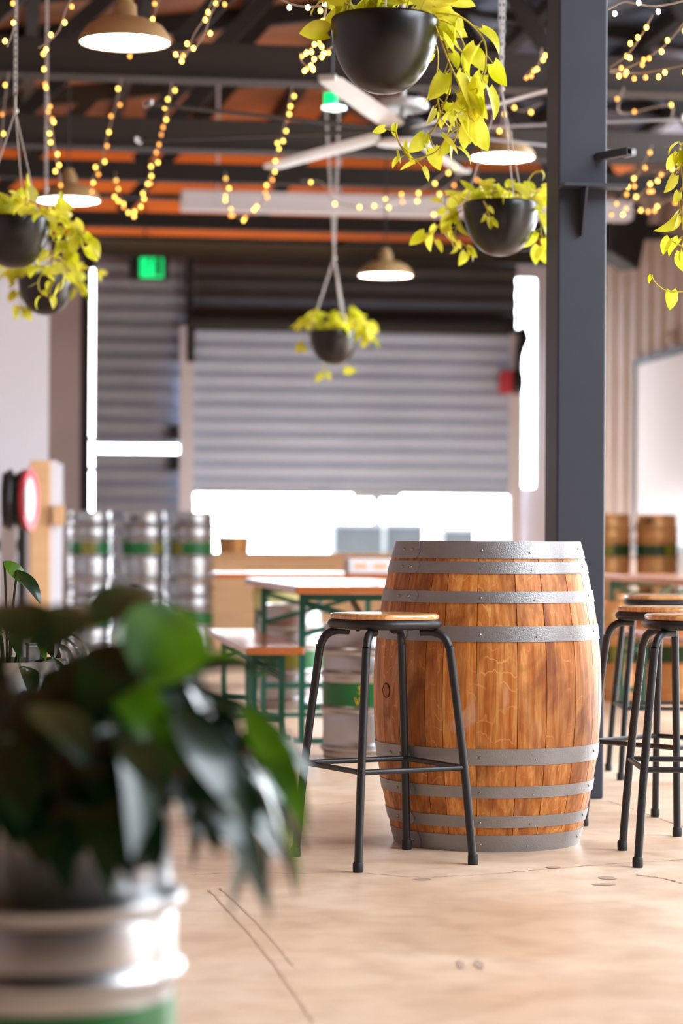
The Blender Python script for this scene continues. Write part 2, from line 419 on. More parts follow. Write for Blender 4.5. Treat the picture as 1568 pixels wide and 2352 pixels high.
# white beam
p0 = at(415, 468, 19.4); p1 = at(1446, 495, 19.4)
b = MB(); yy = (at(784,475,19.4)).y; zz = at(784,475,19.4).z
b.box((onY(415,468,yy).x,yy-.09,zz-.06),(onY(1447,495,yy).x,yy+.09,zz+.07)); b.box((onY(415,468,yy).x,yy-.13,zz+.07),(onY(1447,495,yy).x,yy+.13,zz+.09))
b.bar((onY(500,440,yy).x,yy,zz+.09),(onY(500,440,yy).x,yy,roofz(onY(500,440,yy).x)-.01),.02,.02)
b.bar((onY(780,440,yy).x,yy,zz+.09),(onY(780,440,yy).x,yy,roofz(onY(780,440,yy).x)-.01),.02,.02)
tag(b.build('white_duct', M['white'], smooth=0, bevel=.01), 'long straight white metal duct hung across the hall under the dark roof', 'duct')

# column
dcol = 8.87
pl = at(1275.5, 1238, dcol); pr = at(1391, 1238, dcol)
cw = (pr-pl).length*.99; cyf = (pl.y+pr.y)/2; cxl = pl.x
root = empty('steel_column', (cxl+cw/2, cyf+.1, 0), 0, 'tall dark grey square steel column behind the barrel, with shelf bracket', 'column')
b = MB(); b.box((-cw/2,-.1,0),(cw/2,.1,4.6)); b.build('post', M['column'], root, bevel=.008, smooth=0)
zpl = at(1330, 432, dcol).z
b = MB(); b.box((-cw/2-.0,-.2,zpl-.006),(cw/2+.055,-.1005,zpl+.006)); b.build('bracket_plate', M['column'], root, smooth=0)
b = MB(); x = -.005; n = 0
for xx in (x-.004, x+.004): b.v += [(xx,-.1005,zpl-.006),(xx,-.195,zpl-.006),(xx,-.1005,zpl-.175),(xx,-.125,zpl-.175)]
b.f += [(0,1,3,2),(4,6,7,5),(0,4,5,1),(1,5,7,3),(3,7,6,2),(2,6,4,0)]
b.build('gusset', M['column'], root, smooth=0)
zt1 = at(1400, 358, dcol).z
b = MB(); q0 = Vector((cw/2-.035,-.101,zt1-.004)); q1 = Vector((cw/2+.05,-.23,zt1)); 
t = (q1-q0).normalized(); sd = t.cross(UP).normalized(); u = sd.cross(t)
W_ = .0135
for (p, ww) in ((q0,W_),(q1,W_),(q1,W_*.78),(q1-t*.08,W_*.78)):
    for a, c in ((-1,-1),(1,-1),(1,1),(-1,1)): b.v.append(tuple(p+sd*a*ww+u*c*ww))
for i in range(3):
    for k in range(4): k2 = (k+1)%4; b.f.append((i*4+k,i*4+k2,(i+1)*4+k2,(i+1)*4+k))
b.f += [(3,2,1,0),(12,13,14,15)]
b.build('tube_stub', M['column'], root, smooth=0)

# ================================================================== ROLLER DOOR
door_y = YB-.16
root = empty('roller_door', ((xd0+xd1)/2, door_y, 0), 0, 'wide silver corrugated roller shutter door pulled halfway down in the back wall', 'roller door')
hw = (xd1-xd0)/2; zb = zB(800,1128,door_y)
b = MB(); corr_h(b, -hw, hw, zb, zdt+.02, 0, .018, .145, .01, 12); b.build('curtain', M['door'], root, smooth=60)
b = MB(); b.box((-hw,-.03,zb-.03),(hw,.03,zb)); b.build('bottom_rail', M['fan'], root, smooth=0)
for sx in (-1,1):
    b = MB(); x0 = sx*hw; b.box((min(x0,x0+sx*.13),-.06,0),(max(x0,x0+sx*.13),.08,zdt)); b.build('guide_rail', M['lav'], root, smooth=0, bevel=.004)
b = MB(); b.lathe([(0.001,-hw-.05),(.1,-hw-.05),(.1,hw+.05),(.001,hw+.05)], 20)
b.v = [(v[2],v[0]-.02,v[1]+zdt+.06) for v in b.v]; b.f = [tuple(reversed(f)) for f in b.f]; b.build('drum', M['dark'], root, smooth=60)
m_ = onY(1172, 878, door_y-.12)
b = MB(); b.box((-.11,-.1,-.11),(.0,.1,.11)); b.build('drive_motor', M['red'], root, loc=(m_.x-root.location.x, -.16, m_.z), smooth=0, bevel=.02)
b = MB(); b.lathe([(.001,-.06),(.1,-.06),(.12,0),(.1,.06),(.001,.06)],20); b.v = [(v[2]+.05,v[0],v[1]) for v in b.v]; b.build('motor_wheel', M['dark'], root, loc=(m_.x-root.location.x, -.16, m_.z), smooth=60)
c_ = onY(1195, 790, door_y-.12)
b = MB(); b.tube([(0,0,.16),(.03,0,.05),(.0,0,-.05),(-.02,0,-.2),(-.02,0,-.34)], [.05,.06,.045,.03,.02], 10); b.build('cable_bundle', M['dark'], root, loc=(c_.x-root.location.x,-.14,c_.z), smooth=60)
# dark post left of door
pz = zB(432, 600)
b = MB(); b.box((xB(424),YB-.24,zB(432,835)),(xB(441),YB-.05,pz)); st(b.build('trim_2', M['dark'], smooth=0))
for i,(a,bb) in enumerate(((980,1012),(1046,1080))):
    b = MB(); b.box((xB(386),YB-.17,zB(400,bb)),(xB(408),YB-.02,zB(400,a)))
    tag(b.build('latch_box', M['dark'], smooth=0, bevel=.01), ['black latch box on the grey wall just above the bright horizontal gap','black latch box on the grey wall just below the bright horizontal gap'][i], 'latch', 'latch boxes on the grey wall')

# exit signs
root = empty('exit_sign', onY(345,615,YB-.4), 0, 'green lit running-man exit sign high on the grey back wall', 'sign')
s_ = 24/F
b = MB(); b.box((-.2,-.03,-.12),(.17,.06,.12)); b.bar((-.05,0,.12),(-.05,0,.6),.02,.02); b.build('housing', M['dark'], root, smooth=0, bevel=.01)
b = MB(); b.box((-.1,-.04,-.1),(.12,-.031,.1)); b.build('green_panel', M['exit'], root, smooth=0)
b = MB() # running figure and door mark
def flat(mb, pts, y=-.042):
    n = len(mb.v); mb.v += [(x,y,z) for x,z in pts]+[(x,y+.004,z) for x,z in pts]; k = len(pts)
    mb.f += [tuple(range(n,n+k)), tuple(reversed(range(n+k,n+2*k)))]+[(n+i,n+k+i,n+k+(i+1)%k,n+(i+1)%k) for i in range(k)]
flat(b,[(.045,-.08),(.1,-.08),(.1,.085),(.045,.085)])
for p,q in (((-.02,.035),(-.03,-.01)),((-.03,-.01),(.005,-.045)),((.005,-.045),(-.01,-.085)),((-.03,-.01),(-.06,-.04)),((-.06,-.04),(-.085,-.04)),((-.02,.03),(-.055,.02)),((-.055,.02),(-.07,-.01)),((-.02,.03),(.02,.01))):
    b.bar((p[0],-.042,p[1]),(q[0],-.042,q[1]),.004,.02,Vector((0,1,0))); 
b.ball((-.01,-.042,.06),.018,8,6)
b.build('symbol', mat('exit_symbol', S(8,70,30), .5), root, smooth=0)
p = at(762,238,12.4)
root = empty('exit_sign', p, radians(-50), 'small hanging green exit sign with a white lamp, seen edge-on behind the fan blade', 'sign')
b = MB(); b.box((-.05,-.01,-.01),(.03,.01,.06)); b.build('green_panel', M['exit'], root, smooth=0)
b = MB(); b.bar((0,0,.061),(0,0,1.0),.012,.012); b.build('hanger', M['dark'], root, smooth=0)
b = MB(); b.box((-.03,-.05,-.035),(.06,.05,-.012)); b.build('lamp_lens', M['exitw'], root, smooth=0, bevel=.008)

# right wall fittings
fr0 = onX(1461, 826, XR-.03); fr1z = fr0.z
root = empty('whiteboard', (XR-.03, fr0.y-1.6, 0), 0, 'large pale whiteboard in a dark grey frame on the ribbed right wall', 'board')
b = MB(); b.box((-.012,-1.6,.9),(.012,1.56,fr1z-.04)); b.build('panel', M['board'], root, smooth=0)
b = MB(); b.box((-.03,-1.6,fr1z-.06),(.02,1.6,fr1z)); b.box((-.03,1.55,.85),(.02,1.6,fr1z)); b.box((-.03,-1.6,.85),(.02,1.6,.9)); b.build('frame', M['frame'], root, smooth=0)
sp = onX(1422, 556, XR-.52)
root = empty('loudspeaker', sp, radians(25), 'black loudspeaker mounted high on the right wall behind the column', 'speaker')
b = MB(); b.v = [(-.2,-.18,.24),(.2,-.18,.24),(.2,.18,.3),(-.2,.18,.3),(-.2,-.12,-.1),(.13,-.12,-.24),(.13,.15,-.24),(-.2,.15,-.1)]
b.f = [(0,3,2,1),(4,5,6,7),(0,1,5,4),(1,2,6,5),(2,3,7,6),(3,0,4,7)][0:]
b.f = [tuple(reversed(f)) if i > 20 else f for i,f in enumerate(b.f)]
b.build('cabinet', M['dark'], root, smooth=0, bevel=.02)
b = MB(); b.bar((.05,0,.05),(.47,-.22,.05),.04,.04); b.build('wall_arm', M['dark'], root, smooth=0)
b = MB(); q = onX(1540,628+0,XR-.03); b.ball((0,0,0),.05,12,8); o = b.build('wall_sensor', M['cream'], loc=onX(1542,772,XR-.05)); tag(o,'small pale round fitting on the ribbed wall above the whiteboard','wall fitting')

# left fittings: cabinet, hose reel, white boards
cp = at(108, 1200, 17.2)
zc = at(108,1058,17.2).z
root = empty('wall_cabinet', (cp.x, cp.y, 0), 0, 'tall tan and pale grey metal cabinet beside the hose reel', 'cabinet')
s17 = 17.2/F
b = MB(); b.box((-38*s17,-.02,.0),(6*s17,.3,zc)); b.build('body', M['tan'], root, smooth=0, bevel=.005)
b = MB(); b.box((6*s17+.001,.0,.0),(24*s17,.3,zc)); b.build('side_panel', M['lav'], root, smooth=0, bevel=.005)
b = MB(); b.box((24*s17+.001,.02,.0),(36*s17,.3,zc-.02)); b.build('door_edge', M['white'], root, smooth=0, bevel=.005)
b = MB(); b.box((11*s17,-.06,at(0,1205,17.2).z),(40*s17,-.001,at(0,1160,17.2).z)); b.build('switch_box', M['tan'], root, smooth=0, bevel=.006)
rp = at(62, 1148, 16.0); s16 = 16/F
root = empty('hose_reel', rp, radians(-4), 'black hose wound on a red and white reel by the left wall', 'hose reel')
b = MB()
for i in range(5):
    rr = .165+.02*sin(i*2.1); x = -.14+.03*i
    b.tube([(x,rr*cos(a*2*pi/28),rr*sin(a*2*pi/28)) for a in range(28)], .022, 8, closed=True)
b.lathe([(.001,-.14),(.14,-.14),(.14,-.0),(.001,0)],24); 
k = len(b.v)-4*24; b.v[k:] = [(v[2],v[0],v[1]) for v in b.v[k:]]
b.build('hose', M['hose'], root, smooth=60)
def disc(r0, r1, x0, x1, name, mt, a0=0, a1=2*pi):
    b = MB(); b.lathe([(r0,x0),(r1,x0),(r1,x1),(r0,x1)], 32, a0=a0, a1=a1, close=True); b.v = [(v[2],v[0],v[1]) for v in b.v]; return b.build(name, mt, root, smooth=40)
o = disc(.001,.19,.0,.02,'side_disc',M['white']); o.rotation_euler = (0,0,radians(-12))
o = disc(.15,.205,.001,.03,'rim',M['red']); o.rotation_euler = (0,0,radians(-12))
b = MB(); b.bar((-.06,0,0),(-.06,.45,0),.04,.04); b.bar((-.06,.45,0),(-.06,.45,-rp.z),.05,.05); b.build('stand', M['dark'], root, smooth=0)
wp = at(22, 1300, 17.6)
root = empty('white_gate', (wp.x, wp.y, 0), 0, 'low gate of upright white boards below the hose reel', 'gate')
for i in range(5):
    b = MB(); x = -.36+.145*i; b.box((x,-.02,.02),(x+.12,.02,1.06-.02*(i%2))); b.build('board', M['white'], root, smooth=0, bevel=.004)
b = MB(); b.box((-.36,.021,.3),(.34,.05,.38)); b.box((-.36,.021,.85),(.34,.05,.93)); b.box((-.36,.021,0),(-.3,.06,.9)); b.build('rail', M['dark'], root, smooth=0)

# ================================================================== OUTSIDE (seen under the door)
def outd(px, py, d): return at(px, py, d)
p = outd(865, 1135, 30)
root = empty('market_umbrella', (p.x,p.y,0), 0, 'thin grey pole with a crossbar standing outside beyond the roller door', 'pole')
b = MB(); b.tube([(0,0,0),(0,0,p.z)], .05, 8); b.build('pole', M['greybox'], root)
b = MB(); b.box((-.3,-.03,p.z-.06),(.3,.03,p.z)); b.build('crossbar', M['greybox'], root, smooth=0)
root.name = 'signal_pole'
for i,(a,c,t,bt,lab) in enumerate(((768,880,1203,1262,'larger grey crate outside beyond the door, left of the pair under the pole'),(890,975,1203,1262,'grey crate outside beyond the door, directly right of the pole'),(1020,1092,1214,1262,'small dark grey crate outside beyond the door, just above the barrel'))):
    q0 = at(a,bt,29+i*.3); q1 = at(c,t,29+i*.3)
    root = empty('outdoor_crate', ((q0.x+q1.x)/2,q0.y,0), 0, lab, 'crate', 'grey crates outside')
    hw_ = abs(q1.x-q0.x)/2
    b = MB(); b.box((-hw_,0,0),(hw_,.5,q1.z)); b.build('box', M['greybox'], root, smooth=0, bevel=.01)
    b = MB(); b.box((-hw_-.01,-.02,q1.z-.05),(hw_+.01,.52,q1.z+.005)); b.build('lid', M['frame'], root, smooth=0, bevel=.01)

# tan counter wall in front of the opening
c0 = onY(495,1270,20.3); c1 = onY(905,1270,20.3)
root = empty('plywood_counter', ((c0.x+c1.x)/2+.3,20.75,0), 0, 'long low tan plywood counter standing in front of the roller door', 'counter')
hw_ = (c1.x-c0.x)/2+.3; zc = c0.z
b = MB(); b.box((-hw_,-.18,0),(hw_,.25,zc-.03)); b.build('body', M['tan'], root, smooth=0)
b = MB(); b.box((-hw_-.02,-.21,zc-.03),(hw_+.02,.28,zc)); b.build('top', M['tan'], root, smooth=0, bevel=.005)
p = onY(543, 1269, 20.5)
b = MB(); b.lathe([(.001,.005),(.13,.005),(.145,.13),(.15,.13),(.15,.145),(.001,.145)], 24); o = b.build('round_tub', M['brownkeg'], loc=(p.x,20.75,zc-.004)); tag(o,'short round tan and grey tub standing on the plywood counter','tub')

# ================================================================== KEGS
def text_mesh(txt, size):
    cu = bpy.data.curves.new('t','FONT'); cu.body = txt; cu.size = size; cu.align_x = 'CENTER'; cu.resolution_u = 2
    o = bpy.data.objects.new('t', cu); COL.objects.link(o)
    me = o.to_mesh(); V = [tuple(v.co) for v in me.vertices]; Fc = [tuple(p.vertices) for p in me.polygons]
    o.to_mesh_clear(); bpy.data.objects.remove(o); bpy.data.curves.remove(cu); return V, Fc
KR, KH = .187, .585
def keg_profile(ribs=True):
    f = lambda t: KH*(1-t)
    P = [(KR*.80,.03),(KR*.86,.0),(KR*.93,.0),(KR*.96,.012),(KR*.95,.035)]
    def rib(z): return [(KR*.955,z-.019),(KR*.985,z-.013),(KR*1.02,z-.006),(KR*1.032,z),(KR*1.02,z+.006),(KR*.985,z+.013),(KR*.955,z+.019)]
    P += rib(f(.925)); P += [(KR*.965,f(.85)),(KR*.965,f(.68))]; P += rib(f(.635)); P += [(KR*.955,f(.61)),(KR*.955,f(.44))]
    P += rib(f(.375)); P += [(KR*.965,f(.34)),(KR*.965,f(.25))]; P += rib(f(.21))
    P += [(KR*.93,f(.17)),(KR*.92,f(.03)),(KR*.945,f(.0)),(KR*.90,f(.0)),(KR*.885,f(.03)),(KR*.88,f(.12)),(KR*.5,f(.10)),(.001,f(.09))]
    return P
def make_keg(name, loc, rz, label, steel, patch=True, letters=None, olive=0, group=None, soil=False):
    root = empty(name, loc, rz, label, 'keg' if not soil else 'planter', group)
    b = MB(); b.lathe(keg_profile(), 64); b.build('shell', steel, root, smooth=50)
    z0, z1 = KH*(1-.615), KH*(1-.436)
    b = MB(); b.lathe([(KR*.956,z0),(KR*.968,z0),(KR*.968,z1),(KR*.956,z1)], 64); b.build('band', M['bandwarmlit'] if steel is M['brownkeg'] else M['band'], root, smooth=40)
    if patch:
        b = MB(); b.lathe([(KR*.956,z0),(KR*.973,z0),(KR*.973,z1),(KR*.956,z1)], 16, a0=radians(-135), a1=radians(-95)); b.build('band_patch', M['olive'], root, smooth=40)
    for a in (0, pi):
        b = MB(); prof = [(.86,-.016),(.948,-.016),(.95,.02),(.86,.02)]
        b.lathe([(KR*r,KH*.905+z) for r,z in prof], 8, a0=a-.22, a1=a+.22, close=True)
        o = b.build('hand_hole', M['dark'], root, smooth=40)
    if letters:
        V, Fc = text_mesh(letters, .05)
        b = MB(); zc = (z0+z1)/2
        ang0 = radians(-104)
        for (x,y,_) in V:
            a = ang0+x/KR; b.v.append((KR*.978*cos(a), KR*.978*sin(a), zc+y+.008))
        b.f = Fc; b.build('lettering', M['yellow'], root, smooth=0)
    return root
fk = cam((104-784)/F*3.3, 3.3, 0)
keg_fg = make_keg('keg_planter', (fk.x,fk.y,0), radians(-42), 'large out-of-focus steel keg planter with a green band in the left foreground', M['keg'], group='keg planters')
b = MB(); b.lathe([(.001,KH-.045),(KR*.885,KH-.05)], 32); b.build('soil', M['soil'], keg_fg)
k2 = cam((20-784)/F*7.2, 7.2, 0)
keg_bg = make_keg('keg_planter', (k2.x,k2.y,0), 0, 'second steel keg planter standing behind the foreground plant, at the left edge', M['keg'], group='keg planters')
b = MB(); b.lathe([(.001,KH-.045),(KR*.885,KH-.05)], 32); b.build('soil', M['soil'], keg_bg)

nk = cam((838-784)/F*10.55, 10.55, 0)
make_keg('beer_keg', (nk.x,nk.y,0), radians(0), 'steel keg with yellow letters on its green band, between the stool and barrel', M['keg'], patch=False, letters='S\nW', group='kegs among the tables')
kb = cam((668-784)/F*13.55, 13.55, 0)
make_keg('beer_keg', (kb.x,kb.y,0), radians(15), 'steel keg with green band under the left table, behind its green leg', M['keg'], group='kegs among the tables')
for i,(px,nm) in enumerate(((206,'leftmost'),(331,'middle'),(441,'rightmost'))):
    p = cam((px-784)/F*20.3, 20.3, 0)
    for lv in (0,1):
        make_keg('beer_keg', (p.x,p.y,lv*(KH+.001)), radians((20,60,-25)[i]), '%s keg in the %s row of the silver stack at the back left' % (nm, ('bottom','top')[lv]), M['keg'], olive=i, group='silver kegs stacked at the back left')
for i,(px,nm) in enumerate(((1399,'left'),(1506,'right'))):
    p = cam((px-784)/F*20.4, 20.4, 0)
    for lv in (0,1):
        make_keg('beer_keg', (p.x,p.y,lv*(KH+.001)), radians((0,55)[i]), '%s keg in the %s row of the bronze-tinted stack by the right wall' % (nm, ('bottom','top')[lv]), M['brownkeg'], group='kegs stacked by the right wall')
for i,(px,nm,d) in enumerate(((1411,'front left',14.4),(1563,'front right',14.4),(1487,'rear',15.8))):
    p = cam((px-784)/F*d, d, 0)
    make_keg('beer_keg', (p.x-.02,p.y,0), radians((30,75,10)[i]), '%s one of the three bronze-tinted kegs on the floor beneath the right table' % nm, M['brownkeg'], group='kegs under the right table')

# ================================================================== TABLES AND BENCHES
def trestle(root, w, L, ztop, inset, leg=.028):
    for e in (-1,1):
        y = e*(L/2-inset)
        b = MB()
        for sx in (-1,1):
            b.bar((sx*(w/2-.07),y,0.012),(sx*(w/2-.07),y,ztop),leg,leg,Vector((0,1,0)))
        b.bar((-(w/2-.03),y,.012),(w/2-.03,y,.012),.03,.024)
        b.bar((-(w/2-.07),y,ztop*.24),(w/2-.07,y,ztop*.24),.022,.03)
        b.bar((-(w/2-.07),y,ztop-.02),(w/2-.07,y,ztop-.02),.03,.03)
        b.build('leg_frame', M['green'], root, smooth=0)
        b = MB()
        b.bar((-(w/2-.07),y,ztop*.72),(w/2-.07,y-e*.05,ztop-.04),.02,.022)
        b.bar((w/2-.07,y,ztop*.72),(-(w/2-.07),y-e*.05,ztop-.04),.02,.022)
        b.bar((0,y-e*.02,ztop*.84),(0,y-e*.45,ztop-.01),.025,.02)
        b.build('brace', M['green'], root, smooth=0)
def table(loc, w, L, h, label, grp, rz=0, name='beer_table', cat='table', th=.036, inset=.32):
    root = empty(name, loc, rz, label, cat, grp)
    b = MB(); b.box((-w/2,-L/2,h-th),(w/2,L/2,h)); b.build('tabletop' if cat == 'table' else 'seat', M['tablewood'], root, smooth=0, bevel=.008)
    trestle(root, w, L, h-th, inset)
    return root
TZ = .735
p = at(679, 1349, 10.9)
table((p.x+.35,p.y+1.15,0), .7, 2.3, TZ, 'varnished folding table with green legs, nearest one, its end behind the barrel', 'folding beer tables')
p = at(496, 1319, 15.0)
t2 = table((p.x+1.1,p.y+.35,0), .7, 2.2, TZ, 'farther folding table standing crosswise behind the nearest table', 'folding beer tables', rz=pi/2)
p = at(565, 1492, 11.0)
table((p.x+.135,p.y+1.1,0), .27, 2.2, .455, 'narrow varnished bench with green legs left of the nearest table', 'folding benches', name='bench', cat='bench')
p = at(1400, 1320, 15.0)
table((p.x+.36,14.0,0), .7, 2.4, TZ, 'folding table right of the column behind the stools', 'folding beer tables')
table((p.x-.17,12.6,0), .27, 2.3, .455, 'narrow bench right of the column behind the stools', 'folding benches', name='bench', cat='bench')
# carton on far table
p = onY(838,1340,15.2)
root = empty('white_carton', (p.x, 15.05, TZ+.001), 0, 'low white carton with tan stripes lying on the farther table', 'carton')
b = MB(); b.box((-.14,-.1,0),(.15,.12,.09)); b.build('box', M['white'], root, smooth=0, bevel=.004)
b = MB(); b.box((-.1,-.103,.03),(-.03,-.101,.06)); b.build('printed_stripe', M['tan'], root, smooth=0)
b = MB(); b.box((.02,-.103,.03),(.1,-.101,.06)); b.build('printed_stripe', M['tan'], root, smooth=0)
# cloth bag hanging under the table edge
p = at(636, 1376, 15.25)
b = MB(); b.ball((0,0,0),.12,20,12,.75); b.v = [(x*(1.25+.3*noise.noise(Vector((x*14,y*14,z*14)))), y*.5, z*(1+.4*noise.noise(Vector((x*9+3,y*9,z*9))))+(.02 if z>0 else 0)) for x,y,z in b.v]
b.tube([(0,0,.05),(.01,0,.1),(0,0,TZ-.037-p.z)],[.05,.02,.03],8)
tag(b.build('cloth_bag', M['cloth'], loc=(p.x,p.y,p.z)), 'pale yellow-green cloth bag hanging below the edge of the far table', 'bag')

# ================================================================== BARREL
bc = cam((1120-784)/F*7.64, 7.64, 0)
BH = .945
def br(z): t = 2*z/BH-1; return .2885+.0705*(1-t*t)
root = empty('wine_barrel', (bc.x,bc.y,0), 0, 'upright oak wine barrel with grey steel hoops in the middle of the floor', 'barrel')
b = MB(); rb = random.Random(3)
widths = [rb.uniform(.5,1.5) for _ in range(24)]; tw = sum(widths); a = 0.0
NZ = 30
for wd in widths:
    da = wd/tw*2*pi; tone = rb.random(); g_ = .0042; sub = 4
    n0 = len(b.v); cols = [a]+[a+g_+(da-2*g_)*k/sub for k in range(sub+1)]+[a+da]
    for i in range(NZ+1):
        z = .004+(BH-.008)*i/NZ
        for k, aa in enumerate(cols):
            r = br(z)-(.0045 if k in (0,len(cols)-1) else 0); b.v.append((r*cos(aa),r*sin(aa),z))
    K = len(cols)
    for i in range(NZ):
        for k in range(K-1):
            b.f.append((n0+i*K+k,n0+i*K+k+1,n0+(i+1)*K+k+1,n0+(i+1)*K+k)); b.c.append(tone)
    a += da
# rims
for zz, s in ((.004,-1),(BH-.004,1)):
    n0 = len(b.v)
    for k in range(96): b.v.append((br(zz)*cos(2*pi*k/96),br(zz)*sin(2*pi*k/96),zz))
    for k in range(96): b.v.append(((br(zz)-.028)*cos(2*pi*k/96),(br(zz)-.028)*sin(2*pi*k/96),zz))
    for k in range(96): b.v.append(((br(zz)-.03)*cos(2*pi*k/96),(br(zz)-.03)*sin(2*pi*k/96),zz-s*.05))
    for j in (0,1):
        for k in range(96):
            q = (n0+j*96+k,n0+j*96+(k+1)%96,n0+(j+1)*96+(k+1)%96,n0+(j+1)*96+k)
            b.f.append(q if s > 0 else tuple(reversed(q))); b.c.append(.5)
o = b.build('staves', M['oak'], root, smooth=30)
o.rotation_euler = (0,0,radians(8))
b = MB(); b.lathe([(.001,0),(.262,0),(.262,-.02),(.001,-.02)],64,(0,0,BH-.03)); b.build('head', M['oak'], root)
hoops = [(.893,.9455),(.847,.884),(.758,.7935),(.6415,.6888),(.2686,.3185),(.168,.2036),(.076,.112),(.0,.052)]
angs = lambda xr: atan2(-sqrt(max(0,1-xr*xr)), xr)
camang = atan2(-bc.y, -bc.x)      # direction from the barrel to the camera
for hi,(z0,z1) in enumerate(hoops):
    b = MB(); t = .0028; zs = [z0+(z1-z0)*k/4 for k in range(5)]
    P = [(br(z)+t,z) for z in zs]+[(br(z)-.001,z) for z in reversed(zs)]
    b.lathe(P, 96, close=True); h = b.build('hoop', M['hoop'], root, smooth=40)
    aj = camang-radians(52)+radians((hi%3)*2.2)   # overlap joint towards the left
    b = MB(); P = [(br(z)+2.2*t,z) for z in zs]+[(br(z)+t*.9,z) for z in reversed(zs)]
    b.lathe(P, 10, a0=aj-radians(18), a1=aj+radians(6), close=True)
    K = 11; zc = (z0+z1)/2
    for i in range(len(P)):
        v = b.v[i*K+10]; f_ = 1-((v[2]-zc)/((z1-z0)/2))**2
        aa = aj+radians(6)+radians(2.0)*f_; rr = sqrt(v[0]**2+v[1]**2); b.v[i*K+10] = (rr*cos(aa),rr*sin(aa),v[2])
    b.f += [tuple(reversed([i*K for i in range(len(P))])), tuple(i*K+10 for i in range(len(P)))]
    b.build('overlap', M['hoop'], h, smooth=40)
    zc = (z0+z1)/2
    spots = [(aj-radians(6.5),zc,.0055,2.2*t),(aj+radians(1.5),zc,.0055,2.2*t),(camang-radians(3.5),zc-.002,.004,t),(camang+radians(25),zc-.008,.003,t),(camang+radians(70),zc+.003,.004,t)]
    for (aa,zz,rr,off) in spots:
        b = MB(); b.ball((0,0,0),rr,10,6); R_ = br(zz)+off
        b.build('rivet', M['rivet'], h, loc=(R_*cos(aa),R_*sin(aa),zz), smooth=60)
# bung
za = at(893,1587,7.45).z; aa = camang-radians(60); R_ = br(za)
b = MB(); b.lathe([(.001,.002),(.019,.002),(.021,0),(.021,-.004)],24); o = b.build('bung', M['oak'], root, loc=(R_*cos(aa),R_*sin(aa),za)); o.rotation_euler = (0,pi/2,aa)
b = MB(); b.tube([(.0225*cos(k*2*pi/24),.0225*sin(k*2*pi/24),.0006) for k in range(24)],.0012,6,closed=True); o2 = b.build('bung_groove', M['dark'], o)

# ================================================================== STOOLS
def rsq(half, r, z, n=8):
    pts = []
    for cx, cy, a0 in ((half-r,half-r,0),(-(half-r),half-r,pi/2),(-(half-r),-(half-r),pi),(half-r,-(half-r),3*pi/2)):
        for k in range(n+1): a = a0+pi/2*k/n; pts.append((cx+r*cos(a),cy+r*sin(a),z))
    return pts
def slab(b, layers):
    n0 = len(b.v); K = len(layers[0])
    for L_ in layers: b.v += L_
    for i in range(len(layers)-1):
        for k in range(K): k2 = (k+1)%K; b.f.append((n0+i*K+k,n0+i*K+k2,n0+(i+1)*K+k2,n0+(i+1)*K+k))
    b.f.append(tuple(n0+k for k in reversed(range(K)))); b.f.append(tuple(n0+(len(layers)-1)*K+k for k in range(K)))
def make_stool():
    root = empty('bar_stool')
    b = MB(); slab(b, [rsq(.138,.10,.686),rsq(.150,.112,.689),rsq(.156,.118,.699),rsq(.156,.118,.704),rsq(.150,.112,.712),rsq(.144,.106,.7145)]); b.build('seat_frame', M['black'], root, smooth=60)
    b = MB(); slab(b, [rsq(.140,.102,.7146),rsq(.146,.108,.7155),rsq(.148,.11,.721),rsq(.146,.108,.728),rsq(.139,.102,.7315),rsq(.11,.08,.7318)]); b.build('seat', M['seatwood'], root, smooth=50)
    for k in range(4):
        a = pi/4+k*pi/2; u = Vector((cos(a),sin(a),0))
        b = MB()
        ctrl = [u*.272+UP*.004, u*.2445+UP*.28, u*.203+UP*.60, u*.196+UP*.635, u*.180+UP*.664, u*.150+UP*.678, u*.11+UP*.678]
        b.tube(catmull(ctrl,5), .0122, 14); lg = b.build('leg', M['black'], root, smooth=50)
        b = MB(); b.lathe([(.001,0),(.0145,0),(.0155,.006),(.0155,.026),(.013,.03),(.001,.03)],16, tuple(u*.272)); b.build('foot_cap', M['dark'], lg, smooth=50)
    for k in range(4):
        a = pi/4+k*pi/2; a2 = a+pi/2
        p = Vector((cos(a),sin(a),0))*.2445+UP*.282; q = Vector((cos(a2),sin(a2),0))*.2445+UP*.282
        b = MB(); b.tube([p,q], .0082, 12); b.build('stretcher', M['black'], root, smooth=50)
    b = MB()
    for x, y in ((.09,0),(-.09,0),(0,.09),(0,-.09)): b.lathe([(.001,0),(.006,0),(.006,.008),(.001,.008)],8,(x,y,.679))
    b.build('bolt', M['dark'], root)
    return root
s0 = make_stool()
def camrot(deg): return radians(deg)-TH
stools = [(cam(.1285,7.15,0), camrot(28.7), 'black-legged bar stool with wooden seat standing alone in front of the barrel'),
          (cam(1.058,7.22,0), camrot(0), 'nearest of the bar stools right of the column, cut by the picture edge'),
          (cam(1.083,8.04,0), camrot(45), 'bar stool right of the column, seat overlapped by the nearest one there'),
          (cam(1.30,9.78,0), camrot(1), 'rearmost bar stool right of the column, blurred, beyond the other two')]
for i,(p,rz,lab) in enumerate(stools):
    o = s0 if i == 0 else copy_tree(s0)
    o.location = p; o.rotation_euler = (0,0,rz); tag(o, lab, 'stool', 'black bar stools with wooden seats')

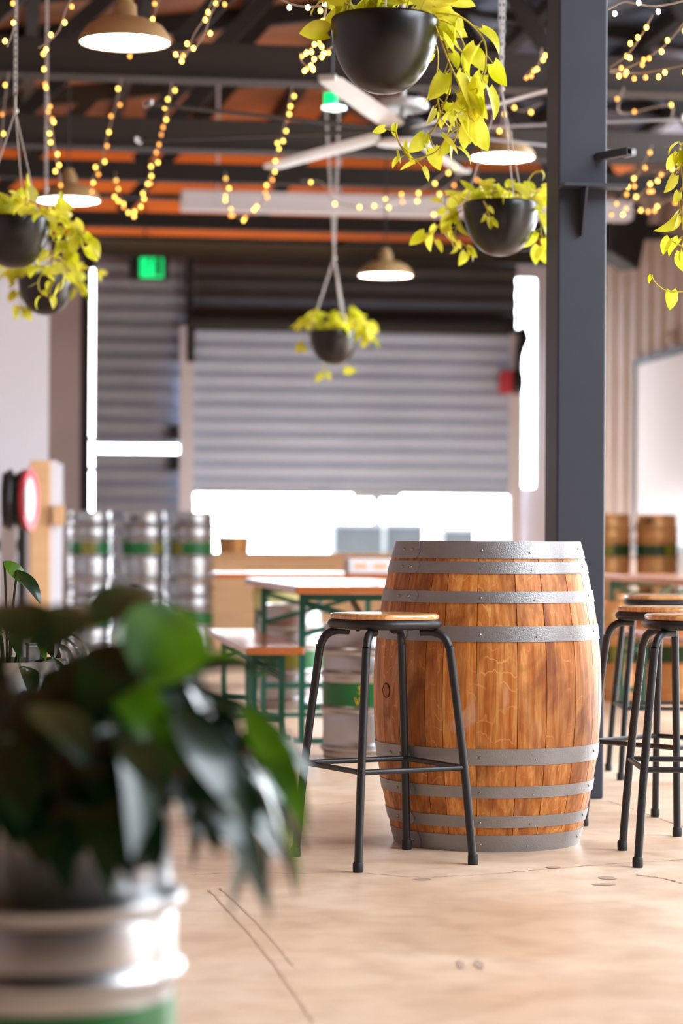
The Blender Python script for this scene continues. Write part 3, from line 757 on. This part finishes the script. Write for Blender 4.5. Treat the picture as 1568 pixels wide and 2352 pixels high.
# ================================================================== FLOOR MARKS
def crack(pts, w, name, label, jit=.006, mt='crack', seed=1):
    rr = random.Random(seed); b = MB(); P = []
    for px, py in pts:
        d = CAMZ*F/((-(px-CX)*sin(ROLL)+(py-HZ)*cos(ROLL))); P.append(at(px,py,d))
    C = catmull(P, 14); n = len(C)
    for i, c in enumerate(C):
        t = (C[min(i+1,n-1)]-C[max(i-1,0)]).normalized(); s = Vector((-t.y,t.x,0)); off = rr.uniform(-jit,jit)
        ww = w*rr.uniform(.3,1.3)
        for k in (-1,1): q = c+s*(off+k*ww/2); b.v.append((q.x,q.y,.0012))
    for i in range(n-1): b.f.append((2*i,2*i+2,2*i+3,2*i+1))
    o = b.build(name, M[mt], smooth=0); o['kind'] = 'structure'
crack([(440,2010),(560,2005),(680,2007),(820,2005),(960,2015),(1100,2010),(1240,1998),(1400,1985),(1568,1975)], .0035, 'floor_crack', '', seed=2)
crack([(1395,1840),(1470,1865),(1568,1900)], .004, 'floor_joint', '', .002, seed=3)
crack([(1300,1845),(1395,1840)], .003, 'floor_joint', '', .002, seed=3)
crack([(560,1843),(640,1842),(720,1850),(860,1838)], .004, 'floor_joint', '', .003, seed=5)
crack([(1460,2010),(1520,2018),(1568,2030)], .006, 'floor_crack', '', .003, seed=6)
def spot(px, py, rx, ry, seed):
    rr = random.Random(seed); d = CAMZ*F/(py-HZ); c = at(px,py,d); b = MB(); n = 18
    b.v.append((c.x,c.y,.0014))
    for k in range(n):
        a = 2*pi*k/n; j = rr.uniform(.75,1.1); q = c+RGT*(rx*d/F*cos(a)*j)+FWD*(ry*d/F*sin(a)*j*F/(py-HZ)/1.0)
        b.v.append((q.x,q.y,.0014))
    for k in range(n): b.f.append((0,1+k,1+(k+1)%n))
    o = b.build('floor_stain', M['stain'], smooth=0); o['kind'] = 'structure'
spot(1057,2215,9,11,1); spot(1099,2215,11,11,2); spot(970,2019,22,2.5,3); spot(1395,2014,22,4,4); spot(1388,2029,28,2.5,5); spot(1270,1990,18,2.5,6)

crack([(480,2045),(560,2130),(640,2230),(720,2350)], .007, 'floor_streak', '', .002, 'streak', seed=8)
crack([(505,2040),(590,2120),(675,2220)], .006, 'floor_streak', '', .002, 'streak', seed=9)
# ================================================================== PLANTS
def leaf(b, base, dirv, nrm, L, W, fold=.25, curl=.3, heart=True, n=7):
    t = Vector(dirv).normalized(); nr = Vector(nrm); nr = (nr-t*nr.dot(t))
    nr = nr.normalized() if nr.length > 1e-4 else t.orthogonal().normalized(); s = t.cross(nr)
    n0 = len(b.v); cross = (-1,-.55,0,.55,1)
    for i in range(n+1):
        u = i/n
        if heart: wv = W/2*min(1, (u+.06)**.42*1.15)*(1-u)**.72*1.45*(1-.15*u)
        else: wv = W/2*(sin(pi*min(1,(u*.96+.02))**.85))**.8
        if i == n: wv = W*.004
        ang = curl*u
        c = Vector(base)+t*(L*u*cos(ang*.5))-nr*(L*u*sin(ang)*u)
        for k in cross:
            back = (L*.13*(1-u)**6*abs(k)**1.5) if heart else 0
            b.v.append(tuple(c+s*(wv*k)+nr*(abs(k)*wv*fold)-t*back))
    for i in range(n):
        for k in range(4): a = n0+i*5+k; b.f.append((a,a+1,a+6,a+5))
def bowl_profile(r):
    P = []
    for i in range(15):
        a = pi/2*i/14; P.append((max(.001,r*sin(a)**.86), -r*1.36*cos(a)**1.0*(1-.0*a)))
    P += [(r*.995,.02*r),(r*.975,.045*r),(r*.95,.045*r),(r*.945,0),(r*.93,-.12*r),(.001,-.14*r)]
    return P
def planter(cx, rim, d, dia, label, vines, seed, nclump, up=.10, chain=None, lsize=.075, bias=0, ztop=3.85, spread=1.0, cordr=.0028):
    rr = random.Random(seed); c = at(cx, rim, d); r = dia/2
    root = empty('hanging_planter', c, 0, label, 'planter', 'black hanging bowl planters')
    b = MB(); b.lathe(bowl_profile(r), 48); b.build('bowl', M['bowl'], root, smooth=50)
    J = Vector((0,0,.46))
    for k in range(3):
        a = radians(75+120*k+seed*17)
        b = MB(); b.tube([Vector((r*.96*cos(a),r*.96*sin(a),.02*r)), J], cordr, 6); b.build('cord', M['cord'], root)
    b = MB(); b.ball(tuple(J),.013,10,6); b.tube([J,J+UP*.06],.006,6); b.build('ring', M['cord'], root)
    ht = ztop-c.z
    ch = chain or [(0,0)]
    for off in ch:
        p0 = J+UP*.06; p1 = Vector(((RGT*off[0]).x,(RGT*off[0]).y,ht)); L = (p1-p0).length; t = (p1-p0)/L; nl = int(L/.026)
        s1 = t.orthogonal().normalized(); s2 = t.cross(s1); b = MB()
        for i in range(nl):
            c0 = p0+t*(L*(i+.5)/nl); s = s1 if i%2 else s2
            b.tube([c0+t*(.019*cos(q*2*pi/8))+s*(.0085*sin(q*2*pi/8)) for q in range(8)], .0026, 4, closed=True)
        b.build('chain', M['chain'], root, smooth=60)
    # foliage
    fb = MB(); sb = MB()
    def addleaf(p, dirv, L, W=None):
        nrm = (-FWD*rr.uniform(-.1,1)+UP*rr.uniform(-.2,1.1)+RGT*rr.uniform(-1,1))
        leaf(fb, p, dirv, nrm, L, (W or L*rr.uniform(.78,1.0)), rr.uniform(.05,.4), rr.uniform(-.2,.7))
    for i in range(nclump):
        a = rr.uniform(0,2*pi); q = r*.85*sqrt(rr.random())
        p0 = Vector((q*cos(a),q*sin(a),-.02)); out = Vector((cos(a),sin(a),0))
        hh = rr.uniform(.25,1)*up; p1 = p0+out*(rr.uniform(.0,.07)*spread)+UP*hh+RGT*bias*rr.uniform(0,.06)
        sb.tube(catmull([p0,p0*.5+p1*.5+UP*.015,p1],3),.0018,5)
        L = lsize*rr.uniform(.7,1.15)
        addleaf(p1, out*rr.uniform(.3,1)+UP*rr.uniform(-.9,.5)+RGT*rr.uniform(-.5,.5), L)
    for vn in vines:
        pts = []; dd = vn.get('d',0)
        for (px,py) in vn['p']: pts.append(at(px,py,d+dd)-c)
        C = catmull(pts, 7); sb.tube(C,.0025,6); step = vn.get('step',4)
        for i in range(vn.get('start',2), len(C), step):
            t = (C[min(i+1,len(C)-1)]-C[i-1]).normalized(); sd = -1 if (i//step)%2 else 1
            lat = (RGT*sd*t.z*-1 + UP*sd*t.dot(RGT)) if True else RGT
            dv = t*.5+RGT*sd*rr.uniform(.5,1.1)+UP*rr.uniform(-1.1,.1)-FWD*rr.uniform(-.3,.5)
            pet = C[i]+dv.normalized()*rr.uniform(.015,.04)
            sb.tube([C[i],pet],.0016,5)
            L = vn.get('L',lsize)*rr.uniform(.65,1.2)
            addleaf(pet, dv+UP*-rr.uniform(0,1.0), L)
        if vn.get('tip',True): addleaf(C[-1], C[-1]-C[-3]+UP*-.01, vn.get('L',lsize)*.9)
        for (px,py,dx,dy,LL) in vn.get('leaves',()):
            p = at(px,py,d+dd)-c; addleaf(p, RGT*dx-UP*dy, LL)
    vn_ = sb.build('vine', M['vine'], root, smooth=60); fb.build('foliage', M['pothos'], vn_, smooth=80)
    return root

# big planter, top centre
planter(883, 48, 6.8, .302, 'largest black hanging bowl with trailing yellow-green vine, at the top centre',
  [dict(p=[(985,45),(1010,70),(1030,130),(1035,190),(1020,240),(1000,290),(985,310)], L=.06, step=5),
   dict(p=[(990,40),(1040,60),(1070,120),(1060,180),(1045,250),(1050,300),(1040,330)], L=.062, step=5, leaves=[(1030,325,-.35,1,.05)]),
   dict(p=[(1000,30),(1060,40),(1110,90),(1115,150),(1105,190),(1090,220)], L=.085, step=4, d=-.04),
   dict(p=[(980,45),(1005,120),(1000,200),(1005,230),(1010,260)], L=.05, step=4, d=.05),
   dict(p=[(1080,275),(1030,310),(1005,345),(975,360),(945,365),(925,345),(912,315),(908,285)], L=.04, step=6, start=20, d=-.03, tip=True, leaves=[(935,325,.05,1,.06),(915,345,.3,1,.04)]),
   dict(p=[(1000,60),(1030,140),(1065,220),(1075,260),(1080,275)], L=.075, step=5, d=-.05, leaves=[(1070,170,.35,1,.12),(1095,180,.3,1,.115),(1060,265,.5,1,.095),(1075,220,.3,.9,.09),(1015,310,.6,.6,.07),(1040,235,.6,.7,.06)]),
   dict(p=[(800,45),(765,60),(750,78),(757,85)], L=.04, step=50, start=60, tip=False, leaves=[(752,72,-1,-.1,.082),(815,35,-.5,-1,.045)])],
  11, 46, up=.12, chain=[(0,0)], lsize=.09, bias=1, ztop=4.2)
planter(1150, 470, 9.6, .300, 'black hanging bowl with yellow-green vine just left of the column',
  [dict(p=[(1085,470),(1055,485),(1030,500),(1000,525),(988,540)], L=.07, step=3),
   dict(p=[(1075,480),(1050,520),(1045,545),(1062,560),(1080,570)], L=.05, step=5, leaves=[(1040,535,-.1,1,.07)]),
   dict(p=[(1070,470),(1040,480),(1022,470),(1024,445)], L=.06, step=4),
   dict(p=[(1110,462),(1118,480),(1125,500)], L=.05, step=6, d=-.16),
   dict(p=[(1215,460),(1212,420),(1225,398),(1243,393)], L=.04, step=30, start=40),
   dict(p=[(1228,468),(1240,500),(1243,540),(1246,570)], L=.07, step=3),
   dict(p=[(1220,455),(1245,430),(1262,424)], L=.05, step=5)],
  12, 40, up=.10, chain=[(-.032,0),(.032,0)], lsize=.075, ztop=4.0)
planter(766, 763, 14.9, .300, 'small distant black hanging bowl in front of the roller door',
  [dict(p=[(725,760),(705,750),(700,735)], L=.08, step=5), dict(p=[(720,765),(702,775),(690,790)], L=.075, step=5),
   dict(p=[(810,755),(835,760),(855,770)], L=.09, step=3), dict(p=[(800,740),(830,738),(850,742)], L=.09, step=4),
   dict(p=[(790,745),(803,720),(806,705)], L=.07, step=5),
   dict(p=[(745,842),(742,850),(740,856)], L=.05, step=6, leaves=[(745,838,-.3,1,.06),(790,850,1,.1,.08)])],
  13, 44, up=.13, chain=[(-.07,0),(.035,0)], lsize=.095, cordr=.005)
planter(34, 505, 10.2, .300, 'black hanging bowl with yellow-green vine at the left edge, upper of two',
  [dict(p=[(100,500),(130,520),(150,545),(140,570),(150,600),(145,640)], L=.065, step=3),
   dict(p=[(95,495),(130,500),(165,520),(185,530),(190,550)], L=.075, step=3),
   dict(p=[(98,505),(95,550),(78,590),(85,610),(105,610),(120,585),(130,560)], L=.05, step=5),
   dict(p=[(140,600),(125,640),(108,675),(92,670),(88,645),(100,625)], L=.045, step=5),
   dict(p=[(110,500),(150,500),(175,525),(190,555),(165,580)], L=.07, step=3),
   dict(p=[(20,495),(0,470),(-20,450)], L=.11, step=3), dict(p=[(70,490),(72,460),(70,425)], L=.06, step=9, leaves=[(70,460,0,-1,.09),(45,475,-.1,-1,.09),(136,480,.05,-1,.08)])],
  14, 44, up=.10, chain=[(0,0)], lsize=.08, bias=1)
planter(105, 637, 12.6, .290, 'black hanging bowl lower left, partly behind the other vine',
  [dict(p=[(60,635),(45,650),(45,680),(52,705)], L=.07, step=3), dict(p=[(70,640),(62,665),(70,680)], L=.08, step=4),
   dict(p=[(150,632),(170,640),(180,655)], L=.07, step=3), dict(p=[(60,630),(30,620),(5,610)], L=.07, step=4),
   dict(p=[(160,628),(195,618),(222,625)], L=.06, step=5)],
  15, 40, up=.08, chain=[(0,0)], lsize=.07)
planter(1700, 320, 7.6, .300, 'hanging bowl vine whose pale heart leaves enter at the right edge',
  [dict(p=[(1640,340),(1590,350),(1565,380),(1568,420),(1560,470),(1572,520)], L=.055, step=4),
   dict(p=[(1640,340),(1585,330),(1563,335),(1558,350)], L=.05, step=6, leaves=[(1562,330,0,1,.045)]),
   dict(p=[(1620,600),(1590,580),(1560,563),(1540,552)], L=.05, step=30, start=40, tip=False, leaves=[(1538,548,-.5,.9,.055)]),
   dict(p=[(1650,680),(1600,668),(1565,670),(1530,668),(1505,650),(1495,632)], L=.03, step=60, start=60, tip=True, leaves=[(1541,668,.05,1,.062)]),
   dict(p=[(1680,340),(1650,480),(1655,600),(1650,680)], L=.05, step=5),
   dict(p=[(1575,440),(1565,490),(1570,540),(1562,580)], L=.07, step=4)],
  16, 20, up=.08, chain=[(0,0)], lsize=.07, ztop=4.2)

# foreground dark leaved plants
def lily(name, base, label, n, seed, spread, hmax, L0, extra=(), nback=0, rmax=.16):
    rr = random.Random(seed); root = empty(name, base, 0, label, 'plant', 'dark-leaved plants in kegs')
    fb = MB(); fl_ = MB(); sb = MB()
    for i in range(n):
        a = rr.uniform(0,2*pi); out = Vector((cos(a),sin(a),0)); q = rmax*sqrt(rr.random())
        p0 = out*q*.6; k = rr.random()
        reach = spread*rr.uniform(.15,1); h = hmax*(1-.75*(reach/spread)**2)*rr.uniform(.55,1.0)
        p1 = p0+out*reach*.75+UP*h
        sb.tube(catmull([p0,p0+out*reach*.25+UP*h*.7,p1],4),[.005]*8+[.003],6)
        droop = rr.uniform(.2,1.3)
        dv = out*1.0+UP*(.5-droop)
        nr = UP*1.0+out*.4+Vector((rr.uniform(-.4,.4),rr.uniform(-.4,.4),0))
        leaf(fb if rr.random() < .85 else fl_, p1, dv, nr, L0*rr.uniform(.75,1.25), L0*rr.uniform(.38,.55), .22, rr.uniform(.3,1.1), heart=False, n=9)
    for (px,py,qx,qy,d,d2,W,lt,nz) in extra:
        p = at(px,py,d)-Vector(base); q = at(qx,qy,d2)-Vector(base); dv = q-p; L = dv.length
        nr = -FWD*nz+UP*(1-abs(nz))+RGT*.1
        leaf(fl_ if lt else fb, p, dv, nr, L, W, .15, .25, heart=False, n=9)
        b0 = Vector((p.x*.15,p.y*.15,0)); sb.tube(catmull([b0,(b0+p)*.5+UP*.06,p],4),.004,6)
    s_ = sb.build('stem', M['stem'], root, smooth=60)
    fb.build('foliage', M['lily'], root, smooth=80); fl_.build('bright_foliage', M['lilylight'], root, smooth=80)
    return root
zt_ = KH-.05
p = at(76, 1500, 7.13)
root = empty('steel_canister', (p.x,p.y,KH-.048), radians(20), 'small shiny steel canister standing in the soil of the second keg', 'canister')
b = MB(); b.box((-.019,-.012,0),(.019,.012,.095)); b.build('body', M['keg'], root, smooth=0, bevel=.003)
b = MB(); b.box((-.021,-.014,.0955),(.021,.014,.102)); b.build('lid', M['keg'], root, smooth=0, bevel=.002)
b = MB()
for i in range(8): b.ball((.03,-.005,.008+i*.014),.007,8,5)
b.build('bead_chain', M['chain'], root, smooth=60)
lily('leafy_plant', (fk.x,fk.y,zt_), 'dark glossy broad-leaved plant growing in the foreground keg, out of focus', 150, 21, .27, .30, .16,
 [(260,1560,480,1400,3.15,3.3,.11,1,.8),(400,1640,585,1850,3.1,3.05,.07,0,.35),(560,1620,712,1850,3.2,3.05,.05,1,.5),(420,1570,760,1720,3.25,3.2,.06,0,.2),
  (200,1440,370,1300,3.35,3.5,.075,0,.4),(130,1740,190,1935,3.05,2.95,.045,0,.6),(380,1760,525,1935,3.1,3.05,.05,0,.4),(430,1520,610,1510,3.3,3.3,.05,1,.3),
  (60,1480,20,1340,3.2,3.3,.09,0,.5),(90,1500,190,1350,3.2,3.3,.08,0,.3),(330,1560,440,1360,3.05,3.15,.12,1,.9),(300,1700,380,1790,3.0,2.9,.07,0,.3),(90,1620,200,1700,3.0,2.9,.08,0,.1),
  (0,1700,60,1860,3.0,2.9,.07,0,.5),(300,1480,200,1600,3.1,3.0,.09,0,.4),(480,1740,590,1840,3.2,3.1,.05,0,.3),(500,1850,535,1930,3.1,3.1,.05,0,.6)])
lily('leafy_plant', (k2.x,k2.y,zt_), 'smaller leafy plant in the second keg, peeking above the foreground leaves', 26, 22, .2, .22, .12,
 [(10,1290,70,1340,7.1,7.1,.05,1,.5),(40,1310,100,1370,7.1,7.05,.05,0,.3),(80,1440,105,1500,7.1,7.0,.03,1,.6)])

# ================================================================== PENDANT LAMPS
def make_lamp():
    root = empty('pendant_lamp')
    b = MB(); P = [(.200,0),(.204,.004),(.196,.03),(.165,.072),(.115,.098),(.06,.108),(.052,.118),(.05,.165),(.034,.178),(.03,.2),(.001,.202)]
    P2 = [(.196,0.0),(.19,.03),(.16,.066),(.11,.09),(.001,.1)]
    b.lathe(P2[::-1]+P, 40); b.build('lamp_shade', M['shade'], root, smooth=50)
    b = MB(); b.lathe([(.001,.001),(.15,.001),(.194,.003),(.194,.006),(.001,.03)],40); b.build('diffuser', M['lamp'], root, smooth=60)
    b = MB(); b.tube([(0,0,.2),(0,0,1.1)],.006,6); b.build('flex', M['dark'], root)
    return root
l0 = make_lamp()
for i,(px,py,d,lab) in enumerate(((287,99,10.6,'largest tan enamel pendant lamp glowing at the top left'),(157,462,15.3,'tan pendant lamp glowing above the left hanging bowls'),(1154,363,15.2,'pendant lamp glowing between the cords of the bowl left of the column'),(885,634,17.8,'farthest pendant lamp glowing in front of the dark wall above the door'))):
    o = l0 if i == 0 else copy_tree(l0); o.location = at(px,py,d); tag(o, lab, 'lamp', 'tan pendant lamps')

# ================================================================== CEILING FAN
p = at(924, 300, 13.0)
root = empty('ceiling_fan', p, 0, 'huge eight-blade ceiling fan with pale metal blades below the roof', 'fan')
b = MB(); b.lathe([(.001,-.075),(.14,-.075),(.15,-.066),(.15,-.06),(.1,-.05),(.001,-.05)],32); b.build('hub_cover', M['fan'], root, smooth=50)
b = MB(); b.lathe([(.001,-.05),(.12,-.05),(.13,0),(.12,.05),(.001,.05)],24); b.build('motor', M['dark'], root, smooth=50)
b = MB(); b.lathe([(.001,.11),(.13,.11),(.14,.125),(.13,.16),(.04,.18),(.001,.18)],32); b.build('top_cover', M['fan'], root, smooth=50)
b = MB(); b.tube([(0,0,.05),(0,0,1.3)],.016,8); b.build('downrod', M['fan'], root)
for k in range(8):
    a = radians(-150+45*k)-TH; wk = .4 if k in (0,7) else 1.0
    b = MB(); secs = []
    for (x,w_) in ((.1,.05),(.2,.12),(.6,.13),(1.1,.12),(1.45,.11),(1.52,.08)):
        th = .012; tl = radians(12); w_ *= wk
        sec = [(-w_/2,0),(-w_/4,th*.7),(w_/4,th*.6),(w_/2,0),(w_/4,-th*.3),(-w_/4,-th*.3)]
        secs.append([(x, y*cos(tl)-z*sin(tl), y*sin(tl)+z*cos(tl)) for y,z in sec])
    for s_ in secs: b.v += s_
    for i in range(5):
        for j in range(6): j2=(j+1)%6; b.f.append((i*6+j,i*6+j2,(i+1)*6+j2,(i+1)*6+j))
    b.f += [tuple(reversed(range(6))), tuple(range(30,36))]
    bm_ = M['dark'] if k in (0,7) else M['fan']  # dark material paints two like blades as unlit; they are slimmer to look edge-on
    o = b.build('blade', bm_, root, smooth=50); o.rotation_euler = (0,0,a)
    b = MB(); b.box((1.5,-.05,-.01),(1.515,.04,.02)); b.build('winglet', M['fan'], o, smooth=0, bevel=.005)
# ================================================================== FAIRY LIGHTS
def fairy(pts, label, sp=.055, pale=0, br_=.0085, seed=0):
    rr = random.Random(seed+100); P = [at(*q) for q in pts]; C = catmull(P, 10); o0 = C[0].copy()
    root = empty('fairy_lights', o0, 0, label, 'string lights', 'fairy light strings')
    b = MB(); b.tube([c-o0 for c in C],.0035,6); b.build('wire', M['wire'], root)
    sp *= 1.75; acc = 0; nxt = sp*.4; k = 0
    for i in range(1,len(C)):
        seg = (C[i]-C[i-1]).length
        while acc+seg >= nxt and k < 95:
            p = C[i-1].lerp(C[i], (nxt-acc)/max(seg,1e-6)); k += 1
            off = RGT*rr.uniform(-.022,.022)+UP*rr.uniform(-.03,.004)+FWD*rr.uniform(-.015,.015)
            q = p+off-o0
            b = MB(); b.ball((0,0,0),br_,8,6,1.25)
            mt = M['bulbw'] if pale else (M['bulb'] if rr.random() < .7 else M['bulbo'])
            ob = b.build('bulb', mt, root, loc=q, smooth=80)
            nxt += sp*rr.uniform(.7,1.3)
        acc += seg
FL = [
 ([(40,-20,9.5),(34,30,9.5),(30,70,9.5),(16,108,9.5)], 'short fairy light string at the very top left corner', .045, 0),
 ([(170,-15,10),(150,25,10),(135,70,10),(105,100,10),(88,110,10)], 'fairy light string left of the largest pendant lamp', .045, 0),
 ([(367,-10,11),(356,30,11),(340,70,11.2),(300,128,11.4)], 'fairy light string hanging just behind the largest pendant lamp', .05, 0),
 ([(512,-10,10),(485,30,10),(468,80,10),(440,115,10),(395,118,10)], 'fairy light string right of the largest pendant lamp', .035, 0),
 ([(492,-10,10.3),(470,40,10.3),(445,80,10.3),(425,130,10.3),(400,125,10.2)], 'second fairy light string right of the largest pendant lamp', .05, 0),
 ([(635,-5,8),(665,8,8),(700,15,8),(740,12,8),(765,-5,8)], 'pale fairy light swag at the top edge left of the big bowl', .04, 1),
 ([(752,0,8.5),(742,50,8.7),(725,100,9),(690,128,9.2),(705,150,9.2),(735,128,9),(762,108,8.8)], 'fairy light loop beside the left side of the big bowl', .03, 0),
 ([(20,165,12.5),(10,240,12.5),(4,310,12.5),(-5,365,12.5)], 'fairy light string along the left edge beside the first chain', .08, 0),
 ([(106,110,12),(112,240,12.4),(120,310,12.8),(130,370,13),(140,420,13.2)], 'fairy light string twisting round the second white chain', .055, 0),
 ([(278,182,13.5),(265,245,13.6),(247,310,13.8),(232,375,14),(213,410,14.2),(208,448,14.4)], 'straight fairy light string hanging from the beam above the left bowls', .06, 0),
 ([(395,190,13.5),(384,255,13.7),(365,330,14),(348,390,14.3),(330,445,14.6),(310,485,14.8),(285,475,15),(270,440,15.2),(264,395,15.4)], 'fairy light string looping left of the duct end', .05, 0),
 ([(671,200,13.5),(658,270,13.7),(638,340,14),(620,410,14.3),(600,465,14.6),(560,500,14.8),(530,485,15),(520,440,15.2),(517,395,15.4)], 'fairy light string looping in front of the white duct', .05, 0),
 ([(690,415,14.6),(740,420,14.6),(765,460,14.6),(830,475,14.6),(900,468,14.8),(960,455,15),(1010,440,15),(1060,400,15)], 'fairy light swag along the white duct, lower line', .09, 0),
 ([(880,462,14.2),(930,445,14.2),(975,430,14.2),(1010,405,14.2),(1048,375,14.2)], 'fairy light swag rising from the duct towards the right bowl', .05, 0),
 ([(985,485,15),(1030,475,15),(1070,440,15),(1095,395,15)], 'short fairy light string behind the leaves left of the column', .06, 0),
 ([(1244,110,11.5),(1236,150,11.6),(1215,165,11.7),(1203,180,11.8)], 'tiny fairy light tuft touching the column left side, near the top', .03, 0),
 ([(1125,300,14),(1150,290,14),(1160,240,14),(1200,255,14),(1245,235,14)], 'fairy light string crossing behind the cords left of the column', .06, 0),
 ([(1498,35,9.5),(1470,85,9.6),(1440,125,9.8),(1400,155,10)], 'fairy light string right of the column, steepest of the upper fan of three', .045, 0),
 ([(1575,45,9.5),(1535,95,9.6),(1490,130,9.8),(1440,155,10),(1400,162,10)], 'fairy light string right of the column, middle of the upper fan of three', .045, 0),
 ([(1575,148,9.7),(1520,160,9.8),(1465,168,10),(1400,166,10)], 'fairy light string right of the column, lowest of the upper fan of three', .04, 0),
 ([(1395,22,8),(1430,5,8),(1455,8,8),(1500,14,8),(1545,8,8),(1575,0,8)], 'pale fairy light swag along the top edge right of the column', .04, 1),
 ([(1432,200,13),(1425,260,13.2),(1540,242,13.2),(1525,300,13.4)], 'loose fairy light string right of the column at mid roof', .12, 0),
 ([(1497,335,12.5),(1465,400,12.7),(1430,450,13),(1396,488,13)], 'fairy light string right of the bracket, steepest of the lower fan of three', .055, 0),
 ([(1560,370,12.5),(1510,410,12.7),(1465,450,13),(1398,490,13)], 'fairy light string right of the bracket, middle of the lower fan of three', .05, 0),
 ([(1578,430,12.5),(1525,465,12.7),(1470,485,13),(1398,490,13)], 'fairy light string right of the bracket, lowest of the lower fan of three', .06, 0),
]
for i,(pts,lab,sp,pl_) in enumerate(FL): fairy(pts, lab, sp, pl_, seed=i)

# ================================================================== LIGHT
wd = bpy.data.worlds.new('World'); bpy.context.scene.world = wd; wd.use_nodes = True
N = wd.node_tree.nodes; L = wd.node_tree.links; bg = N['Background']
tc = N.new('ShaderNodeTexCoord'); sx = N.new('ShaderNodeSeparateXYZ'); L.new(tc.outputs['Generated'], sx.inputs[0])
cr = N.new('ShaderNodeValToRGB'); e = cr.color_ramp.elements
e[0].position = 0; e[0].color = (.87,.93,1,1); e[1].position = .6; e[1].color = (.84,.92,1,1)
L.new(sx.outputs[2], cr.inputs[0]); L.new(cr.outputs[0], bg.inputs[0]); bg.inputs[1].default_value = 11
def portal(name, loc, rot, sx_, sy_):
    l = bpy.data.lights.new(name,'AREA'); l.shape = 'RECTANGLE'; l.size = sx_; l.size_y = sy_; l.cycles.is_portal = True
    o = bpy.data.objects.new(name, l); COL.objects.link(o); o.location = loc; o.rotation_euler = rot
for (x,y,z,rx,en,sx_) in ((1.4,22.4,3.8,112,9,3.5),(4.0,22.4,3.8,112,2.5,2.0),(0.2,19.3,3.75,150,9,2.5)):  # hidden warm area lamps, added to make the gable and roof glow orange
    l = bpy.data.lights.new('added_uplight','AREA'); l.shape = 'RECTANGLE'; l.size = sx_; l.size_y = .08; l.spread = radians(110); l.energy = en; l.color = (1,.62,.3)
    o = bpy.data.objects.new('added_uplight', l); COL.objects.link(o); o.location = (x,y,z); o.rotation_euler = (radians(rx),0,0)
    b = MB(); b.box((x-sx_/2,y-.05,z-.1),(x+sx_/2,y+.03,z-.06)); st(b.build('added_uplight_batten', M['dark'], smooth=0))  # made-up dark housing added below each hidden uplight
portal('roof_opening_portal', (6.6,3.4,4.75), (0,radians(7),0), 4.0, 6.0)
portal('added_opening_portal', (7.6,13.8,4.7), (0,radians(7),0), 4.8, 7.4)  # portal for the added opening in the foil slope
portal('side_opening_portal', (10,9.8,2.15), (0,radians(90),0), 4.3, 13.6)
# ================================================================== CAMERA
cd = bpy.data.cameras.new('camera'); co = bpy.data.objects.new('camera', cd); COL.objects.link(co)
cd.sensor_fit = 'VERTICAL'; cd.sensor_height = 36; cd.lens = F/2352*36; cd.shift_y = (HZ-1176)/2352
cd.clip_end = 200
r_ = RGT*cos(ROLL)+UP*sin(ROLL); u_ = -RGT*sin(ROLL)+UP*cos(ROLL)
mw = Matrix((( r_.x,u_.x,-FWD.x,0),(r_.y,u_.y,-FWD.y,0),(r_.z,u_.z,-FWD.z,CAMZ),(0,0,0,1)))
co.matrix_world = mw
cd.dof.use_dof = True; cd.dof.focus_distance = 7.3; cd.dof.aperture_fstop = 2.3; cd.dof.aperture_blades = 0
sc = bpy.context.scene; sc.camera = co
sc.view_settings.view_transform = 'Standard'; sc.view_settings.look = 'None'; sc.view_settings.gamma = 1
sc.view_settings.exposure = 0.56
sc.cycles.use_denoising = True; sc.cycles.max_bounces = 7; sc.cycles.adaptive_threshold = .02
